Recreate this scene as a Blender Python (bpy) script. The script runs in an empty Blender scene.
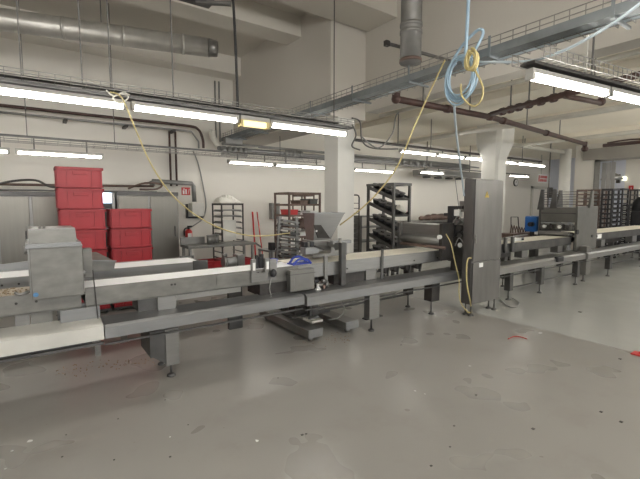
import bpy, bmesh, math, random
from mathutils import Vector, Matrix
random.seed(7)
SC = bpy.context.scene
C = SC.collection
PI = math.pi

# ---------------------------------------------------------------- camera
F = 405.0; H = 1.6; PT = math.radians(5.2); AZ = math.radians(54.5)
FW = Vector((math.cos(AZ)*math.cos(PT), math.sin(AZ)*math.cos(PT), -math.sin(PT)))
RT = Vector((math.sin(AZ), -math.cos(AZ), 0))
UP = RT.cross(FW)
cd = bpy.data.cameras.new('camera'); cam = bpy.data.objects.new('camera', cd); C.objects.link(cam)
cam.location = (0, 0, H)
cam.rotation_euler = Matrix((RT, UP, -FW)).transposed().to_euler()
cd.sensor_width = 36; cd.lens = 36*F/640; cd.clip_start = .05; cd.clip_end = 100
SC.camera = cam

def at(px, py, x=None, y=None, z=None):
    d = FW + RT*((px-320)/F) + UP*((239.5-py)/F)
    t = x/d.x if x is not None else y/d.y if y is not None else (z-H)/d.z
    return Vector((d.x*t, d.y*t, H+d.z*t))

# ---------------------------------------------------------------- materials
def mat(name, col, rough=.5, metal=0., var=.08, scale=3., bump=0., stretch=None, spec=.5, col2=None, amt=.5, emit=None):
    m = bpy.data.materials.new(name); m.use_nodes = True
    nt = m.node_tree; N = nt.nodes; L = nt.links
    b = N['Principled BSDF']
    b.inputs['Roughness'].default_value = rough
    b.inputs['Metallic'].default_value = metal
    b.inputs['Specular IOR Level'].default_value = spec
    tc = N.new('ShaderNodeTexCoord'); mp = N.new('ShaderNodeMapping')
    L.new(tc.outputs['Object'], mp.inputs['Vector'])
    if stretch: mp.inputs['Scale'].default_value = stretch
    no = N.new('ShaderNodeTexNoise'); no.inputs['Scale'].default_value = scale; no.inputs['Detail'].default_value = 6
    L.new(mp.outputs['Vector'], no.inputs['Vector'])
    cr = N.new('ShaderNodeValToRGB')
    c2 = col2 if col2 else [max(0, c*(1-var*2.2)) for c in col]
    c1 = col if col2 else [min(1, c*(1+var)) for c in col]
    cr.color_ramp.elements[0].position = .5-amt*.5; cr.color_ramp.elements[1].position = .5+amt*.35
    cr.color_ramp.elements[0].color = (*c2, 1); cr.color_ramp.elements[1].color = (*c1, 1)
    L.new(no.outputs['Fac'], cr.inputs['Fac']); L.new(cr.outputs['Color'], b.inputs['Base Color'])
    if bump:
        bp = N.new('ShaderNodeBump'); bp.inputs['Strength'].default_value = bump; bp.inputs['Distance'].default_value = .01
        L.new(no.outputs['Fac'], bp.inputs['Height']); L.new(bp.outputs['Normal'], b.inputs['Normal'])
    if emit:
        b.inputs['Emission Color'].default_value = (*emit[0], 1); b.inputs['Emission Strength'].default_value = emit[1]
    return m

def rough_var(m, lo, hi, scale):
    nt = m.node_tree; N = nt.nodes; L = nt.links; b = N['Principled BSDF']
    tc = N.new('ShaderNodeTexCoord'); no = N.new('ShaderNodeTexNoise'); no.inputs['Scale'].default_value = scale; no.inputs['Detail'].default_value = 5
    L.new(tc.outputs['Object'], no.inputs['Vector'])
    mr = N.new('ShaderNodeMapRange'); mr.inputs['From Min'].default_value = .3; mr.inputs['From Max'].default_value = .7
    mr.inputs['To Min'].default_value = lo; mr.inputs['To Max'].default_value = hi
    L.new(no.outputs['Fac'], mr.inputs['Value']); L.new(mr.outputs['Result'], b.inputs['Roughness'])

M = {}
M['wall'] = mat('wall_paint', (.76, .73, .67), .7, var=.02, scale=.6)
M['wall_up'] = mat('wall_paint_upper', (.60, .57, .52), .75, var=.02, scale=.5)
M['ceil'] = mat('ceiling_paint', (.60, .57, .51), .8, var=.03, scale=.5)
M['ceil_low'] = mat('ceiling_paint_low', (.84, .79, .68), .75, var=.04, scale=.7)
M['white'] = mat('white_paint', (.66, .65, .61), .6, var=.02)
M['bluewhite'] = mat('blue_white_wall', (.72, .75, .84), .7, var=.02)

def floor_mat(name, base, dark, light, rlo, rhi):
    m = bpy.data.materials.new(name); m.use_nodes = True
    nt = m.node_tree; N = nt.nodes; L = nt.links; b = N['Principled BSDF']
    tc = N.new('ShaderNodeTexCoord')
    def noise(s, d=6, r=.6):
        n = N.new('ShaderNodeTexNoise'); n.inputs['Scale'].default_value = s; n.inputs['Detail'].default_value = d; n.inputs['Roughness'].default_value = r
        L.new(tc.outputs['Object'], n.inputs['Vector']); return n
    def ramp(n, p0, p1, c0, c1):
        r = N.new('ShaderNodeValToRGB'); r.color_ramp.elements[0].position = p0; r.color_ramp.elements[1].position = p1
        r.color_ramp.elements[0].color = (*c0, 1); r.color_ramp.elements[1].color = (*c1, 1); L.new(n.outputs['Fac'], r.inputs['Fac']); return r
    def mix(f, a, bb):
        x = N.new('ShaderNodeMix'); x.data_type = 'RGBA'
        L.new(f, x.inputs[0]); L.new(a, x.inputs[6]); x.inputs[7].default_value = (*bb, 1)
        return x.outputs[2]
    a = ramp(noise(.7, 3, .5), .2, .8, base, light)
    f1 = ramp(noise(2.6, 8, .65), .52, .78, (0, 0, 0), (.35, .35, .35))
    c = mix(f1.outputs['Color'], a.outputs['Color'], dark)
    f3 = ramp(noise(38, 2, .4), .77, .79, (0, 0, 0), (.8, .8, .8))
    c = mix(f3.outputs['Color'], c, dark)
    L.new(c, b.inputs['Base Color'])
    r = N.new('ShaderNodeMapRange'); L.new(noise(1.8, 2, .5).outputs['Fac'], r.inputs['Value'])
    r.inputs['From Min'].default_value = .15; r.inputs['From Max'].default_value = .85
    r.inputs['To Min'].default_value = rlo; r.inputs['To Max'].default_value = rhi
    L.new(r.outputs['Result'], b.inputs['Roughness'])
    return m
M['floor'] = floor_mat('floor_resin', (.275, .262, .240), (.20, .175, .145), (.325, .313, .292), .24, .35)
M['floor2'] = floor_mat('floor_resin_new', (.44, .44, .415), (.39, .385, .36), (.46, .46, .44), .12, .28)

M['steel'] = mat('stainless_steel', (.25, .245, .235), .36, .7, var=.05, scale=4, stretch=(1, 1, 12))
M['steel_h'] = mat('stainless_steel_long', (.29, .287, .28), .34, .7, var=.04, scale=4, stretch=(1, 8, 12))
M['steel_d'] = mat('dull_dark_steel', (.12, .118, .115), .45, .7, var=.15, scale=5)
M['steel_door'] = mat('brushed_door_steel', (.20, .19, .168), .34, .8, var=.03, scale=2.2, stretch=(14, 1, .5))
M['cabsteel'] = mat('cabinet_steel', (.17, .165, .16), .36, .7, var=.10, scale=2.5, stretch=(3, 3, .7))
M['grey_steel'] = mat('grey_machine_steel', (.22, .215, .20), .36, .65, var=.08, scale=4)
M['lintel'] = mat('lintel_paint', (.33, .31, .28), .5, .1, var=.05)
M['pipe_dull'] = mat('dull_zinc_pipe', (.24, .235, .225), .5, .5, var=.1, scale=5)
M['worn'] = mat('worn_alu', (.215, .21, .195), .45, .55, var=.12, scale=7, stretch=(1, 1, 2))
M['trough'] = mat('trough_steel', (.27, .272, .272), .36, .6, var=.05, scale=3, stretch=(1, 5, 5))
M['cream_panel'] = mat('cream_panel', (.60, .59, .55), .5, .1, var=.06, scale=3)
M['belt'] = mat('white_belt', (.93, .93, .94), .55, var=.02, scale=4)
M['belt_c'] = mat('cream_belt', (.78, .73, .62), .55, var=.05, scale=4)
M['belt_t'] = mat('tan_belt', (.52, .45, .36), .6, var=.15, scale=8)
M['red'] = mat('red_plastic', (.36, .018, .026), .42, var=.08, scale=3)
M['redp'] = mat('red_paint', (.60, .04, .04), .4, var=.05)
M['signred'] = mat('sign_red', (.55, .03, .03), .4, var=.02)
M['signwhite'] = mat('sign_white', (.85, .85, .83), .5, var=.02)
M['pipebrown'] = mat('oxide_pipe', (.075, .04, .034), .5, .1, var=.2, scale=5)
M['pipegrey'] = mat('grey_pipe', (.28, .28, .27), .45, .4, var=.1)
M['pipewhite'] = mat('white_insulation', (.62, .60, .54), .6, var=.06)
M['duct'] = mat('galvanised_duct', (.52, .505, .47), .36, .55, var=.1, scale=5)
M['tray'] = mat('tray_steel', (.23, .25, .26), .45, .5, var=.1, scale=6)
M['wire'] = mat('wire_zinc', (.30, .29, .27), .45, .6, var=.1)
M['rod'] = mat('rod_steel', (.16, .155, .15), .5, .5, var=.1)
M['black'] = mat('black_plastic', (.025, .025, .028), .45, var=.2, scale=6)
M['dark'] = mat('dark_iron', (.06, .055, .052), .5, .4, var=.2, scale=6)
M['rackbrown'] = mat('brown_rack', (.17, .115, .095), .5, .3, var=.2, scale=6)
M['blue'] = mat('blue_plastic', (.03, .06, .38), .4, var=.1)
M['motorblue'] = mat('motor_blue', (.02, .13, .42), .4, var=.1)
M['hoseblue'] = mat('blue_hose', (.36, .50, .62), .4, var=.06)
M['cableblue'] = mat('pale_blue_cable', (.46, .53, .58), .45, var=.05)
M['yellow'] = mat('yellow_cable', (.58, .48, .22), .5, var=.08)
M['yel_cap'] = mat('amber_cap', (.80, .68, .36), .5, var=.05, emit=((1, .78, .38), .8))
M['cloth'] = mat('white_cloth', (.72, .70, .64), .8, var=.05, bump=.2)
M['label'] = mat('paper_label', (.82, .82, .80), .5, var=.02)
M['sticker_blue'] = mat('blue_sticker', (.08, .22, .42), .5, var=.02)
M['warn'] = mat('warning_yellow', (.50, .36, .05), .5, var=.02)
M['foot'] = mat('foot_rubber', (.05, .048, .045), .6, var=.1)
M['grey_curtain'] = mat('grey_curtain', (.36, .35, .34), .6, var=.1, scale=2)
M['crumb'] = mat('crumbs', (.33, .25, .16), .8, var=.3, scale=30)
M['strip_white'] = mat('fixture_white', (.42, .41, .38), .5, var=.02)
M['tube'] = mat('lit_tube', (.9, .9, .88), .5, var=0, emit=((1.0, .965, .90), 18.5))
M['wlamp'] = mat('lit_wall_lamp', (.9, .9, .7), .5, var=0, emit=((1.0, .98, .72), .9))
M['winlit'] = mat('lit_window', (.6, .75, .9), .3, var=.2, scale=20, emit=((.62, .80, 1.0), 2.0))
M['fillwin'] = mat('fill_glazing', (.8, .85, .9), .3, var=0, emit=((.86, .92, 1.0), 1.7))  # glowing panes of the added windows, fill light from behind the camera

# ---------------------------------------------------------------- mesh builder
class MB:
    def __init__(s): s.b = bmesh.new()
    def box(s, x0, x1, y0, y1, z0, z1, bev=0, rot=None):
        x0, x1 = sorted((x0, x1)); y0, y1 = sorted((y0, y1)); z0, z1 = sorted((z0, z1))
        r = bmesh.ops.create_cube(s.b, size=1)
        vs = r['verts']
        bmesh.ops.scale(s.b, vec=(max(x1-x0, 1e-4), max(y1-y0, 1e-4), max(z1-z0, 1e-4)), verts=vs)
        if bev:
            es = list({e for v in vs for e in v.link_edges})
            q = bmesh.ops.bevel(s.b, geom=es, offset=bev, segments=2, affect='EDGES', profile=.6)
            vs = list({v for f in q['faces'] for v in f.verts} | {v for v in vs if v.is_valid})
        if rot: bmesh.ops.rotate(s.b, cent=(0, 0, 0), matrix=rot, verts=vs)
        bmesh.ops.translate(s.b, vec=((x0+x1)/2, (y0+y1)/2, (z0+z1)/2), verts=vs)
        return s
    def bar(s, p, q, w, h=None, up=(0, 0, 1)):
        h = h or w; p = Vector(p); q = Vector(q); d = q-p; L = d.length
        if L < 1e-5: return s
        d.normalize(); u = Vector(up)
        if abs(d.dot(u)) > .98: u = Vector((0, 1, 0))
        a = d.cross(u).normalized(); c = a.cross(d)
        v = [s.b.verts.new(o + a*(i*w/2) + c*(j*h/2)) for o in (p, q) for i, j in ((-1, -1), (1, -1), (1, 1), (-1, 1))]
        for f in ((0, 1, 2, 3), (7, 6, 5, 4), (0, 4, 5, 1), (1, 5, 6, 2), (2, 6, 7, 3), (3, 7, 4, 0)):
            s.b.faces.new([v[i] for i in f])
        return s
    def tube(s, pts, r, n=10, caps=True):
        pts = [Vector(p) for p in pts]; rings = []
        prev = None
        for i, p in enumerate(pts):
            t = (pts[min(i+1, len(pts)-1)]-pts[max(i-1, 0)]).normalized()
            if prev is None:
                u = Vector((0, 0, 1)) if abs(t.z) < .9 else Vector((1, 0, 0))
                a = t.cross(u).normalized()
            else:
                a = (prev - t*prev.dot(t)).normalized()
            prev = a; c = t.cross(a)
            rr = r[i] if isinstance(r, (list, tuple)) else r
            rings.append([s.b.verts.new(p + (a*math.cos(k*2*PI/n)+c*math.sin(k*2*PI/n))*rr) for k in range(n)])
        for i in range(len(rings)-1):
            for k in range(n):
                f = s.b.faces.new((rings[i][k], rings[i][(k+1) % n], rings[i+1][(k+1) % n], rings[i+1][k])); f.smooth = True
        if caps:
            s.b.faces.new(list(reversed(rings[0]))); s.b.faces.new(rings[-1])
        return s
    def prism(s, pts, vec):
        vec = Vector(vec)
        a = [s.b.verts.new(Vector(p)) for p in pts]; b = [s.b.verts.new(Vector(p)+vec) for p in pts]
        n = len(pts); s.b.faces.new(a); s.b.faces.new(list(reversed(b)))
        for i in range(n): s.b.faces.new((a[i], b[i], b[(i+1) % n], a[(i+1) % n]))
        return s
    def hull(s, lo, hi):
        a = [s.b.verts.new(Vector(p)) for p in lo]; b = [s.b.verts.new(Vector(p)) for p in hi]; n = len(lo)
        s.b.faces.new(a); s.b.faces.new(b)
        for i in range(n): s.b.faces.new((a[i], a[(i+1) % n], b[(i+1) % n], b[i]))
        return s
    def ball(s, p, r, sz=1., seg=12):
        q = bmesh.ops.create_uvsphere(s.b, u_segments=seg, v_segments=max(6, seg//2), radius=r)
        bmesh.ops.scale(s.b, vec=(1, 1, sz), verts=q['verts']); bmesh.ops.translate(s.b, vec=p, verts=q['verts'])
        for v in q['verts']:
            for f in v.link_faces: f.smooth = True
        return s
    def build(s, name, m, parent=None, origin=None):
        bmesh.ops.recalc_face_normals(s.b, faces=s.b.faces)
        vs = [v.co for v in s.b.verts]
        if parent is not None:
            o = Vector((0, 0, 0)); p = parent
            while p is not None: o += Vector(p.location); p = p.parent
        elif origin is not None: o = Vector(origin)
        else:
            o = Vector(((min(v.x for v in vs)+max(v.x for v in vs))/2, (min(v.y for v in vs)+max(v.y for v in vs))/2, min(v.z for v in vs)))
        # part origin: keep parts at the root's origin
        bmesh.ops.translate(s.b, vec=-o, verts=s.b.verts)
        me = bpy.data.meshes.new(name); s.b.to_mesh(me); s.b.free()
        ms = m if isinstance(m, (list, tuple)) else [m]
        for k in ms: me.materials.append(M[k])
        ob = bpy.data.objects.new(name, me); C.objects.link(ob)
        if parent is not None: ob.parent = parent
        else: ob.location = o
        return ob

def spline(pts, n=8):
    pts = [Vector(p) for p in pts]; out = []
    for i in range(len(pts)-1):
        p0 = pts[max(i-1, 0)]; p1 = pts[i]; p2 = pts[i+1]; p3 = pts[min(i+2, len(pts)-1)]
        for k in range(n):
            t = k/n
            out.append(.5*((2*p1)+(-p0+p2)*t+(2*p0-5*p1+4*p2-p3)*t*t+(-p0+3*p1-3*p2+p3)*t**3))
    out.append(pts[-1]); return out

def thing(name, label, cat, loc, group=None):
    o = bpy.data.objects.new(name, None); C.objects.link(o); o.location = loc
    o.empty_display_size = .1
    o['label'] = label; o['category'] = cat
    if group: o['group'] = group
    return o
def tag(o, label, cat, group=None, kind=None):
    o['label'] = label; o['category'] = cat
    if group: o['group'] = group
    if kind: o['kind'] = kind
    return o
def struct(o): o['kind'] = 'structure'; return o
def children(o): return [c for c in C.objects if c.parent == o]
def copy_tree(o, parent=None, shift=None):
    ch = children(o)
    c = o.copy(); C.objects.link(c); c.parent = parent
    if shift is not None: c.location = Vector(o.location)+Vector(shift)
    for k in ch: copy_tree(k, c)
    return c

# ================================================================ SETTING
XW, YS, XE, YN = -6.0, -6.0, 22.0, 9.0
ZC, ZL = 4.78, 3.5
struct(MB().box(XW, 5.2, YS, YN, -.2, 0).build('floor', 'floor', origin=(0, 0, 0)))
struct(MB().box(5.2, XE, YS, YN, -.2, 0).build('floor_east', 'floor2', origin=(0, 0, 0)))
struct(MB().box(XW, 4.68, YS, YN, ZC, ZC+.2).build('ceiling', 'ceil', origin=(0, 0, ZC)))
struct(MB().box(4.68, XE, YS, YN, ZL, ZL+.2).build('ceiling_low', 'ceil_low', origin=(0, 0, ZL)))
struct(MB().box(XW, XE, YN, YN+.2, 0, ZC).build('wall_north', 'wall'))
struct(MB().box(XW-.2, XW, YS, YN, 0, ZC).build('wall_west', 'wall'))
struct(MB().box(XE, XE+.2, YS, YN, 0, ZL).build('wall_east', 'bluewhite'))
# south wall, behind the camera; unseen windows added, panes glow as fill light
m = MB().box(XW, XE, YS-.2, YS, 0, 1.0).box(XW, XE, YS-.2, YS, 2.9, ZC)
wx = [(-5, -2.6), (-1.9, .5), (1.2, 3.6), (6, 8.4), (9.1, 11.5), (12.2, 14.6)]
prev = XW
for a, b in wx:
    m.box(prev, a, YS-.2, YS, 1.0, 2.9); prev = b
m.box(prev, XE, YS-.2, YS, 1.0, 2.9)
struct(m.build('wall_south', 'wall'))
for i, (a, b) in enumerate(wx):
    w = struct(MB().box(a, b, YS-.12, YS-.10, 1.0, 2.9).build('window_%d' % (i+1), 'fillwin'))
    f = MB()
    for t in (a+.03, (a+b)/2, b-.03): f.box(t-.03, t+.03, YS-.1, YS-.04, 1.0, 2.9)
    for t in (1.03, 2.3, 2.87): f.box(a, b, YS-.1, YS-.04, t-.03, t+.03)
    f.build('window_frame', 'white', w)
# bulkhead where the high bay meets the low bay
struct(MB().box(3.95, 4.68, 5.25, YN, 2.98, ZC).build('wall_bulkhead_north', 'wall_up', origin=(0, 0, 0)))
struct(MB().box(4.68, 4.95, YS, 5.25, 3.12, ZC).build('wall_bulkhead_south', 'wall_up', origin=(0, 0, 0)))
# ceiling beams
struct(MB().box(XW, 4.68, 4.55, 5.2, 4.4, ZC).build('trim_1', 'ceil', origin=(0, 0, 0)))
struct(MB().box(XW, 3.95, 6.1, 6.55, 4.44, ZC).build('trim_2', 'ceil', origin=(0, 0, 0)))
struct(MB().box(XW, 3.95, 8.55, YN, 4.40, ZC).build('trim_3', 'wall', origin=(0, 0, 0)))
# low bay beams along Y
for i, xb in enumerate((6.6, 9.2, 12.2)):
    struct(MB().box(xb, xb+.35, YS, YN, ZL-.12, ZL).build('trim_%d' % (i+4), 'ceil_low', origin=(0, 0, 0)))
# far partition with a wide opening
PX0 = 15.0
struct(MB().box(PX0, PX0+.2, 5.6, 6.25, 0, ZL).box(PX0, PX0+.2, YS, 5.6, 2.95, ZL).box(PX0, PX0+.2, YS, -1.0, 0, 2.95)
       .build('wall_partition', 'wall', origin=(0, 0, 0)))
struct(MB().box(PX0+1.9, PX0+2.2, 4.98, 5.42, 0, ZL).build('wall_pier', 'wall', origin=(0, 0, 0)))
struct(MB().box(PX0+4.0, PX0+4.2, -1.0, 8.95, 0, ZL).build('wall_cold_room', 'bluewhite', origin=(0, 0, 0)))
struct(MB().box(PX0-.03, PX0, 5.5, 5.66, 0, 2.98).box(PX0-.03, PX0, -1.0, 5.66, 2.91, 3.0).build('trim_8', 'steel', origin=(0, 0, 0)))
struct(MB().box(PX0-.06, PX0-.001, -1.0, 6.0, 2.98, 3.34).build('trim_9', 'lintel', origin=(0, 0, 0)))
# round pillar at partition end
struct(MB().tube([(14.75, 6.45, 0), (14.75, 6.45, ZL-.12)], .17, 24).build('trim_7', 'white', origin=(0, 0, 0)))
# rail kerb at the base of the back wall
struct(MB().box(XW, XE, YN-.02, YN, 0, .12).build('baseboard_north', 'steel_d', origin=(0, 0, 0)))

# square column (front) and flared column
struct(MB().box(4.10, 4.45, 5.25, 5.62, 0, 2.98, .008).build('wall_column', 'white', origin=(4.2, 5.4, 0)))
def oct(cx, cy, h, z, c=.06):
    return [(cx-h+c, cy-h, z), (cx+h-c, cy-h, z), (cx+h, cy-h+c, z), (cx+h, cy+h-c, z), (cx+h-c, cy+h, z), (cx-h+c, cy+h, z), (cx-h, cy+h-c, z), (cx-h, cy-h+c, z)]
cx, cy = 9.52, 5.84
m = MB()
for (z0, h0, c0), (z1, h1, c1) in zip([(0, .225, .05), (2.64, .225, .05), (2.74, .245, .06), (2.90, .30, .08), (3.04, .35, .1)], [(2.64, .225, .05), (2.74, .245, .06), (2.90, .30, .08), (3.04, .35, .1), (3.5, .36, .1)]):
    m.hull(oct(cx, cy, h0, z0, c0), oct(cx, cy, h1, z1, c1))
struct(m.build('wall_column_flared', 'white', origin=(cx, cy, 0)))

# ================================================================ STRIP LIGHTS
def strip_light(x0, x1, y, z, label, group, dh=.07, dw=.09, skew=0, name='strip_light', hang=None):
    t = thing(name, label, 'ceiling light', (x0, y, z), group)
    y1 = y+skew
    MB().bar((x0, y, z+dh+.03), (x1, y1, z+dh+.03), dw*.9, .035).build('housing', 'strip_white', t)
    if hang:
        for f in (.2, .8):
            xx = x0+(x1-x0)*f; MB().bar((xx, y+skew*f, z+dh+.05), (xx, y+skew*f, hang), .02).build('hanger', 'rod', t)
    g = .03
    d = (Vector((x1, y1, 0))-Vector((x0, y, 0))).normalized()*g
    MB().tube([Vector((x0, y, z+dh/2))+d, Vector((x1, y1, z+dh/2))-d], dh/2, 12).build('tube', 'tube', t)
    for px_, py_, s in ((x0, y, 1), (x1, y1, -1)):
        MB().bar(Vector((px_, py_, z+dh/2+.008)), Vector((px_, py_, z+dh/2+.008))+d*s*.95, dw, dh+.012).build('end_cap', 'strip_white', t)
    return t
def wire_tray(x0, x1, y, z, w, h, label, cat='cable tray', group=None, pitch=.12, skew=0, r=.005, ends=None):
    t = MB()
    P = lambda f, dy, dz: Vector((x0+(x1-x0)*f, y+skew*f+dy, z+dz))
    for dy, dz in ((-w/2, h), (-w/2, h/2), (-w/2, 0), (0, 0), (w/2, 0), (w/2, h/2), (w/2, h)):
        t.bar(P(0, dy, dz), P(1, dy, dz), r*1.3)
    n = int(abs(x1-x0)/pitch)
    for i in range(n+1):
        f = i/n
        t.bar(P(f, -w/2, h), P(f, -w/2, 0), r).bar(P(f, -w/2, 0), P(f, w/2, 0), r).bar(P(f, w/2, 0), P(f, w/2, h), r)
    return tag(t.build('wire_cable_tray', 'wire'), label, cat, group)

# main row over the line
Y1, Z1 = 4.5, 2.49
segs = [(-2.75, -1.36), (-2.3, -.80), (-.75, .83), (.88, 2.03), (2.45, 3.66)]
labs = ['long lit strip light of the front row, at the far left edge overhead', 'lit strip light of front row just past the left picture edge',
        'lit strip light at left end of the front row above the hopper box', 'lit strip light of front row between yellow cable drop and amber cap',
        'lit strip light at right end of front row, tip before the square column']
main = []
for (a, b), l in list(zip(segs, labs))[1:]:
    main.append(strip_light(a, b, Y1, Z1+.035, l, 'strip lights of the front row', .040, .075))
t = thing('lamp_connector', 'amber lit lamp end piece joining two strip lights of the front row', 'lamp connector', (2.05, Y1, Z1))
MB().box(2.05, 2.43, Y1-.035, Y1+.035, Z1+.01, Z1+.075, .01).build('amber_cover', 'yel_cap', t)
MB().box(2.05, 2.43, Y1-.045, Y1+.045, Z1+.08, Z1+.13, .005).build('housing', 'strip_white', t)
for e in (2.06, 2.40): MB().box(e-.012, e+.02, Y1-.05, Y1+.05, Z1, Z1+.08).build('collar', 'yellow', t)
# profile rail above the lamps, widened to shade the upper wall, mesh tray on it
tag(MB().box(-3.0, 3.72, Y1-.08, Y1+.08, Z1+.135, Z1+.16).build('mounting_rail', 'steel_d'), 'long dark metal rail carrying the front row of strip lights', 'mounting rail')
wire_tray(-3.0, 3.72, Y1, Z1+.185, .22, .06, 'wire mesh cable tray above the front row of strip lights')
m = MB()
for k in range(4):
    pts = [(-3.0, Y1-.06+k*.04, Z1+.20)]
    for j in range(1, 14): pts.append((-3+j*.5, Y1-.06+k*.04+random.uniform(-.015, .015), Z1+.20+random.uniform(-.005, .012)))
    m.tube(spline(pts, 4), .009, 6)
tag(m.build('cable_bundle', 'rod'), 'bundle of dark cables lying in the tray over the front lights', 'cables', kind='stuff')
for k, (px, lab) in enumerate([(24, 'thin steel hanger rod of front light row nearest the left edge'), (84, 'thin steel hanger rod of front lights crossing the silver duct left of centre'),
                               (112, 'short thin hanger rod of front lights at the yellow cable knot'), (174, 'thin steel hanger rod of front lights below the duct tip'),
                               (334, 'long thin steel hanger rod in front of the square column')]):
    p = at(px, 115, y=Y1)
    tag(MB().bar((p.x, Y1, Z1+.175), (p.x, Y1, ZC if k != 3 else 4.4), .011).build('hanger_rod', 'rod'), lab, 'hanger rod')
p = at(238, 115, y=Y1)
t = thing('drop_cable', 'thick black cable drooping from the ceiling strut to the front lights', 'cable', (p.x, Y1, Z1+.17))
MB().tube(spline([(p.x, Y1, Z1+.19), (p.x-.01, Y1, 3.2), (p.x-.03, Y1, 3.8), (p.x-.06, Y1, 3.98)], 6), .016, 8).build('sheath', 'black', t)
a = at(188, 1, z=4.0); b = at(232, 5, z=4.0)
t = thing('ceiling_bracket', 'dark metal bracket at top edge with the black cable on its end', 'bracket', (a.x, a.y, 4.0))
MB().bar(at(196, 2, z=4.02), at(231, 4, z=4.02), .05, .04).build('arm', 'rod', t)
MB().box(a.x-.12, a.x+.3, a.y-.08, a.y+.12, 4.03, 4.14, .01).build('plate', 'steel_d', t)
MB().bar((a.x+.1, a.y, 4.1), (a.x+.1, a.y, ZC), .03).build('hanger', 'rod', t)

# back row
Y2 = 7.5
def rowx(px, py): return at(px, py, y=Y2).x
Z2 = 2.315
pr = [(-40, 10, 'lit strip light of the rear row cut by the left edge'), (15.5, 103, 'lit strip light of the rear row above the tall red crates'),
      (228, 273, 'short lit strip light of rear row above the cloth topped rack'), (275, 326, 'lit strip light of rear row ending behind the square column'),
      (354, 393, 'lit strip light of rear row just right of the square column'), (420, 443, 'short lit strip light of rear row left of the control cabinet'),
      (509, 528, 'short lit strip light of rear row right of the flared column')]
for a, b, l in pr:
    ya = 153+a*.045
    zz = Z2 + (0 if a < 200 else .045 if a < 400 else .09 if a < 500 else .17)
    strip_light(rowx(a, ya), rowx(b, ya), Y2, zz, l, 'strip lights of the rear row', .028, .10, hang=Z2+.25)
wire_tray(-1.4, 5.3, Y2, Z2+.17, .2, .06, 'wire mesh cable tray over the left part of the rear light row', pitch=.16)
tag(MB().box(-1.4, 14.4, Y2-.05, Y2+.05, Z2+.245, Z2+.27).build('mounting_rail', 'steel_d'), 'long thin rail above the rear light row along the back', 'mounting rail')
for px, lab in ((28, 'thin hanger rod of rear light row near the left edge'), (115, 'thin hanger rod of rear light row above the shorter red stack'), (280, 'thin hanger rod of rear light row above the brown rack')):
    x = at(px, 150, y=Y2).x
    tag(MB().bar((x, Y2, Z2+.27), (x, Y2, ZC if x < 3.9 else ZL), .012).build('hanger_rod', 'rod'), lab, 'hanger rod')

# low bay row
Y3, Z3 = 6.22, 2.68
for a, b, l in ((400, 436, 'lit strip light starting right of the square column, low bay row'), (437, 464, 'second lit strip light of low bay row, behind the hanging hoses'),
                (465, 486, 'lit strip light of low bay row touching the flared column on its left'), (489, 516, 'lit strip light of low bay row crossing behind the flared column'), (517, 545, 'lit strip light at the far right end of the low bay row')):
    strip_light(at(a, 155, y=Y3).x, at(b, 155, y=Y3).x-.02, Y3, Z3+.0*a, l, 'strip lights of the low bay row', .034, .09, hang=Z3+.14)
tag(MB().box(4.6, 12.6, Y3-.06, Y3+.06, Z3+.135, Z3+.17).build('mounting_rail', 'dark'), 'dark rail with cables running right from the square column above lights', 'mounting rail')
for px, lab in ((431, 'thin hanger rod of low bay lights left of the hose coil'), (398, 'thin hanger rod of low bay lights under the brown pipe end'), (523, 'thin hanger rod of low bay lights right of the flared column')):
    x = at(px, 140, y=Y3).x
    tag(MB().bar((x, Y3, Z3+.17), (x, Y3, ZL), .014).build('hanger_rod', 'rod'), lab, 'hanger rod')

# right near row
ZR = 2.6
A = at(529, 80, z=ZR); B = at(606, 97, z=ZR)
dr = Vector((B.x-A.x, B.y-A.y, 0)); ln = dr.length; dr.normalize()
for k, l in enumerate(('lit strip light at upper right with its near end free', 'lit strip light at upper right running out of the picture', 'strip light beyond the right picture edge in the right row')):
    a = A + dr*(k*(ln+.03)); b = a + dr*ln
    if k < 2: strip_light(a.x, b.x, a.y, ZR, l, 'strip lights of the right row', .044, .075, hang=ZR+.12, skew=b.y-a.y)
e = A+dr*4.2; s = A-dr*.03
tag(MB().bar((s.x, s.y, ZR+.125), (e.x, e.y, ZR+.125), .13, .02).build('mounting_rail', 'dark'), 'dark rail above the right row of strip lights', 'mounting rail')
wire_tray(s.x, e.x, s.y, ZR+.14, .26, .09, 'wire mesh cable tray above the right row of strip lights', skew=e.y-s.y, pitch=.075)
for px, lab in ((568, 'pale hanger post above the right strip lights'), (582, 'dark hanger rod above the right strip lights')):
    p = at(px, 80, z=ZR+.14); f = (p.x-A.x)/dr.x; q = A+dr*f
    tag(MB().bar((q.x, q.y, ZR+.14), (q.x, q.y, ZL if q.x > 5.0 else 3.12), .022 if px == 568 else .014).build('hanger_rod', 'pipewhite' if px == 568 else 'rod'), lab, 'hanger rod')
for k in range(3):  # unseen lamps added to brighten the far room
    strip_light(15.6+k*1.4-(1.0 if k == 2 else 0), 16.8+k*1.4-(1.0 if k == 2 else 0), 3.9-(1.3 if k < 2 else 0), 3.2, 'added strip light brightening the far room, out of view to the right', 'added lights in the far room', .05, .09, hang=ZL)
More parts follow.
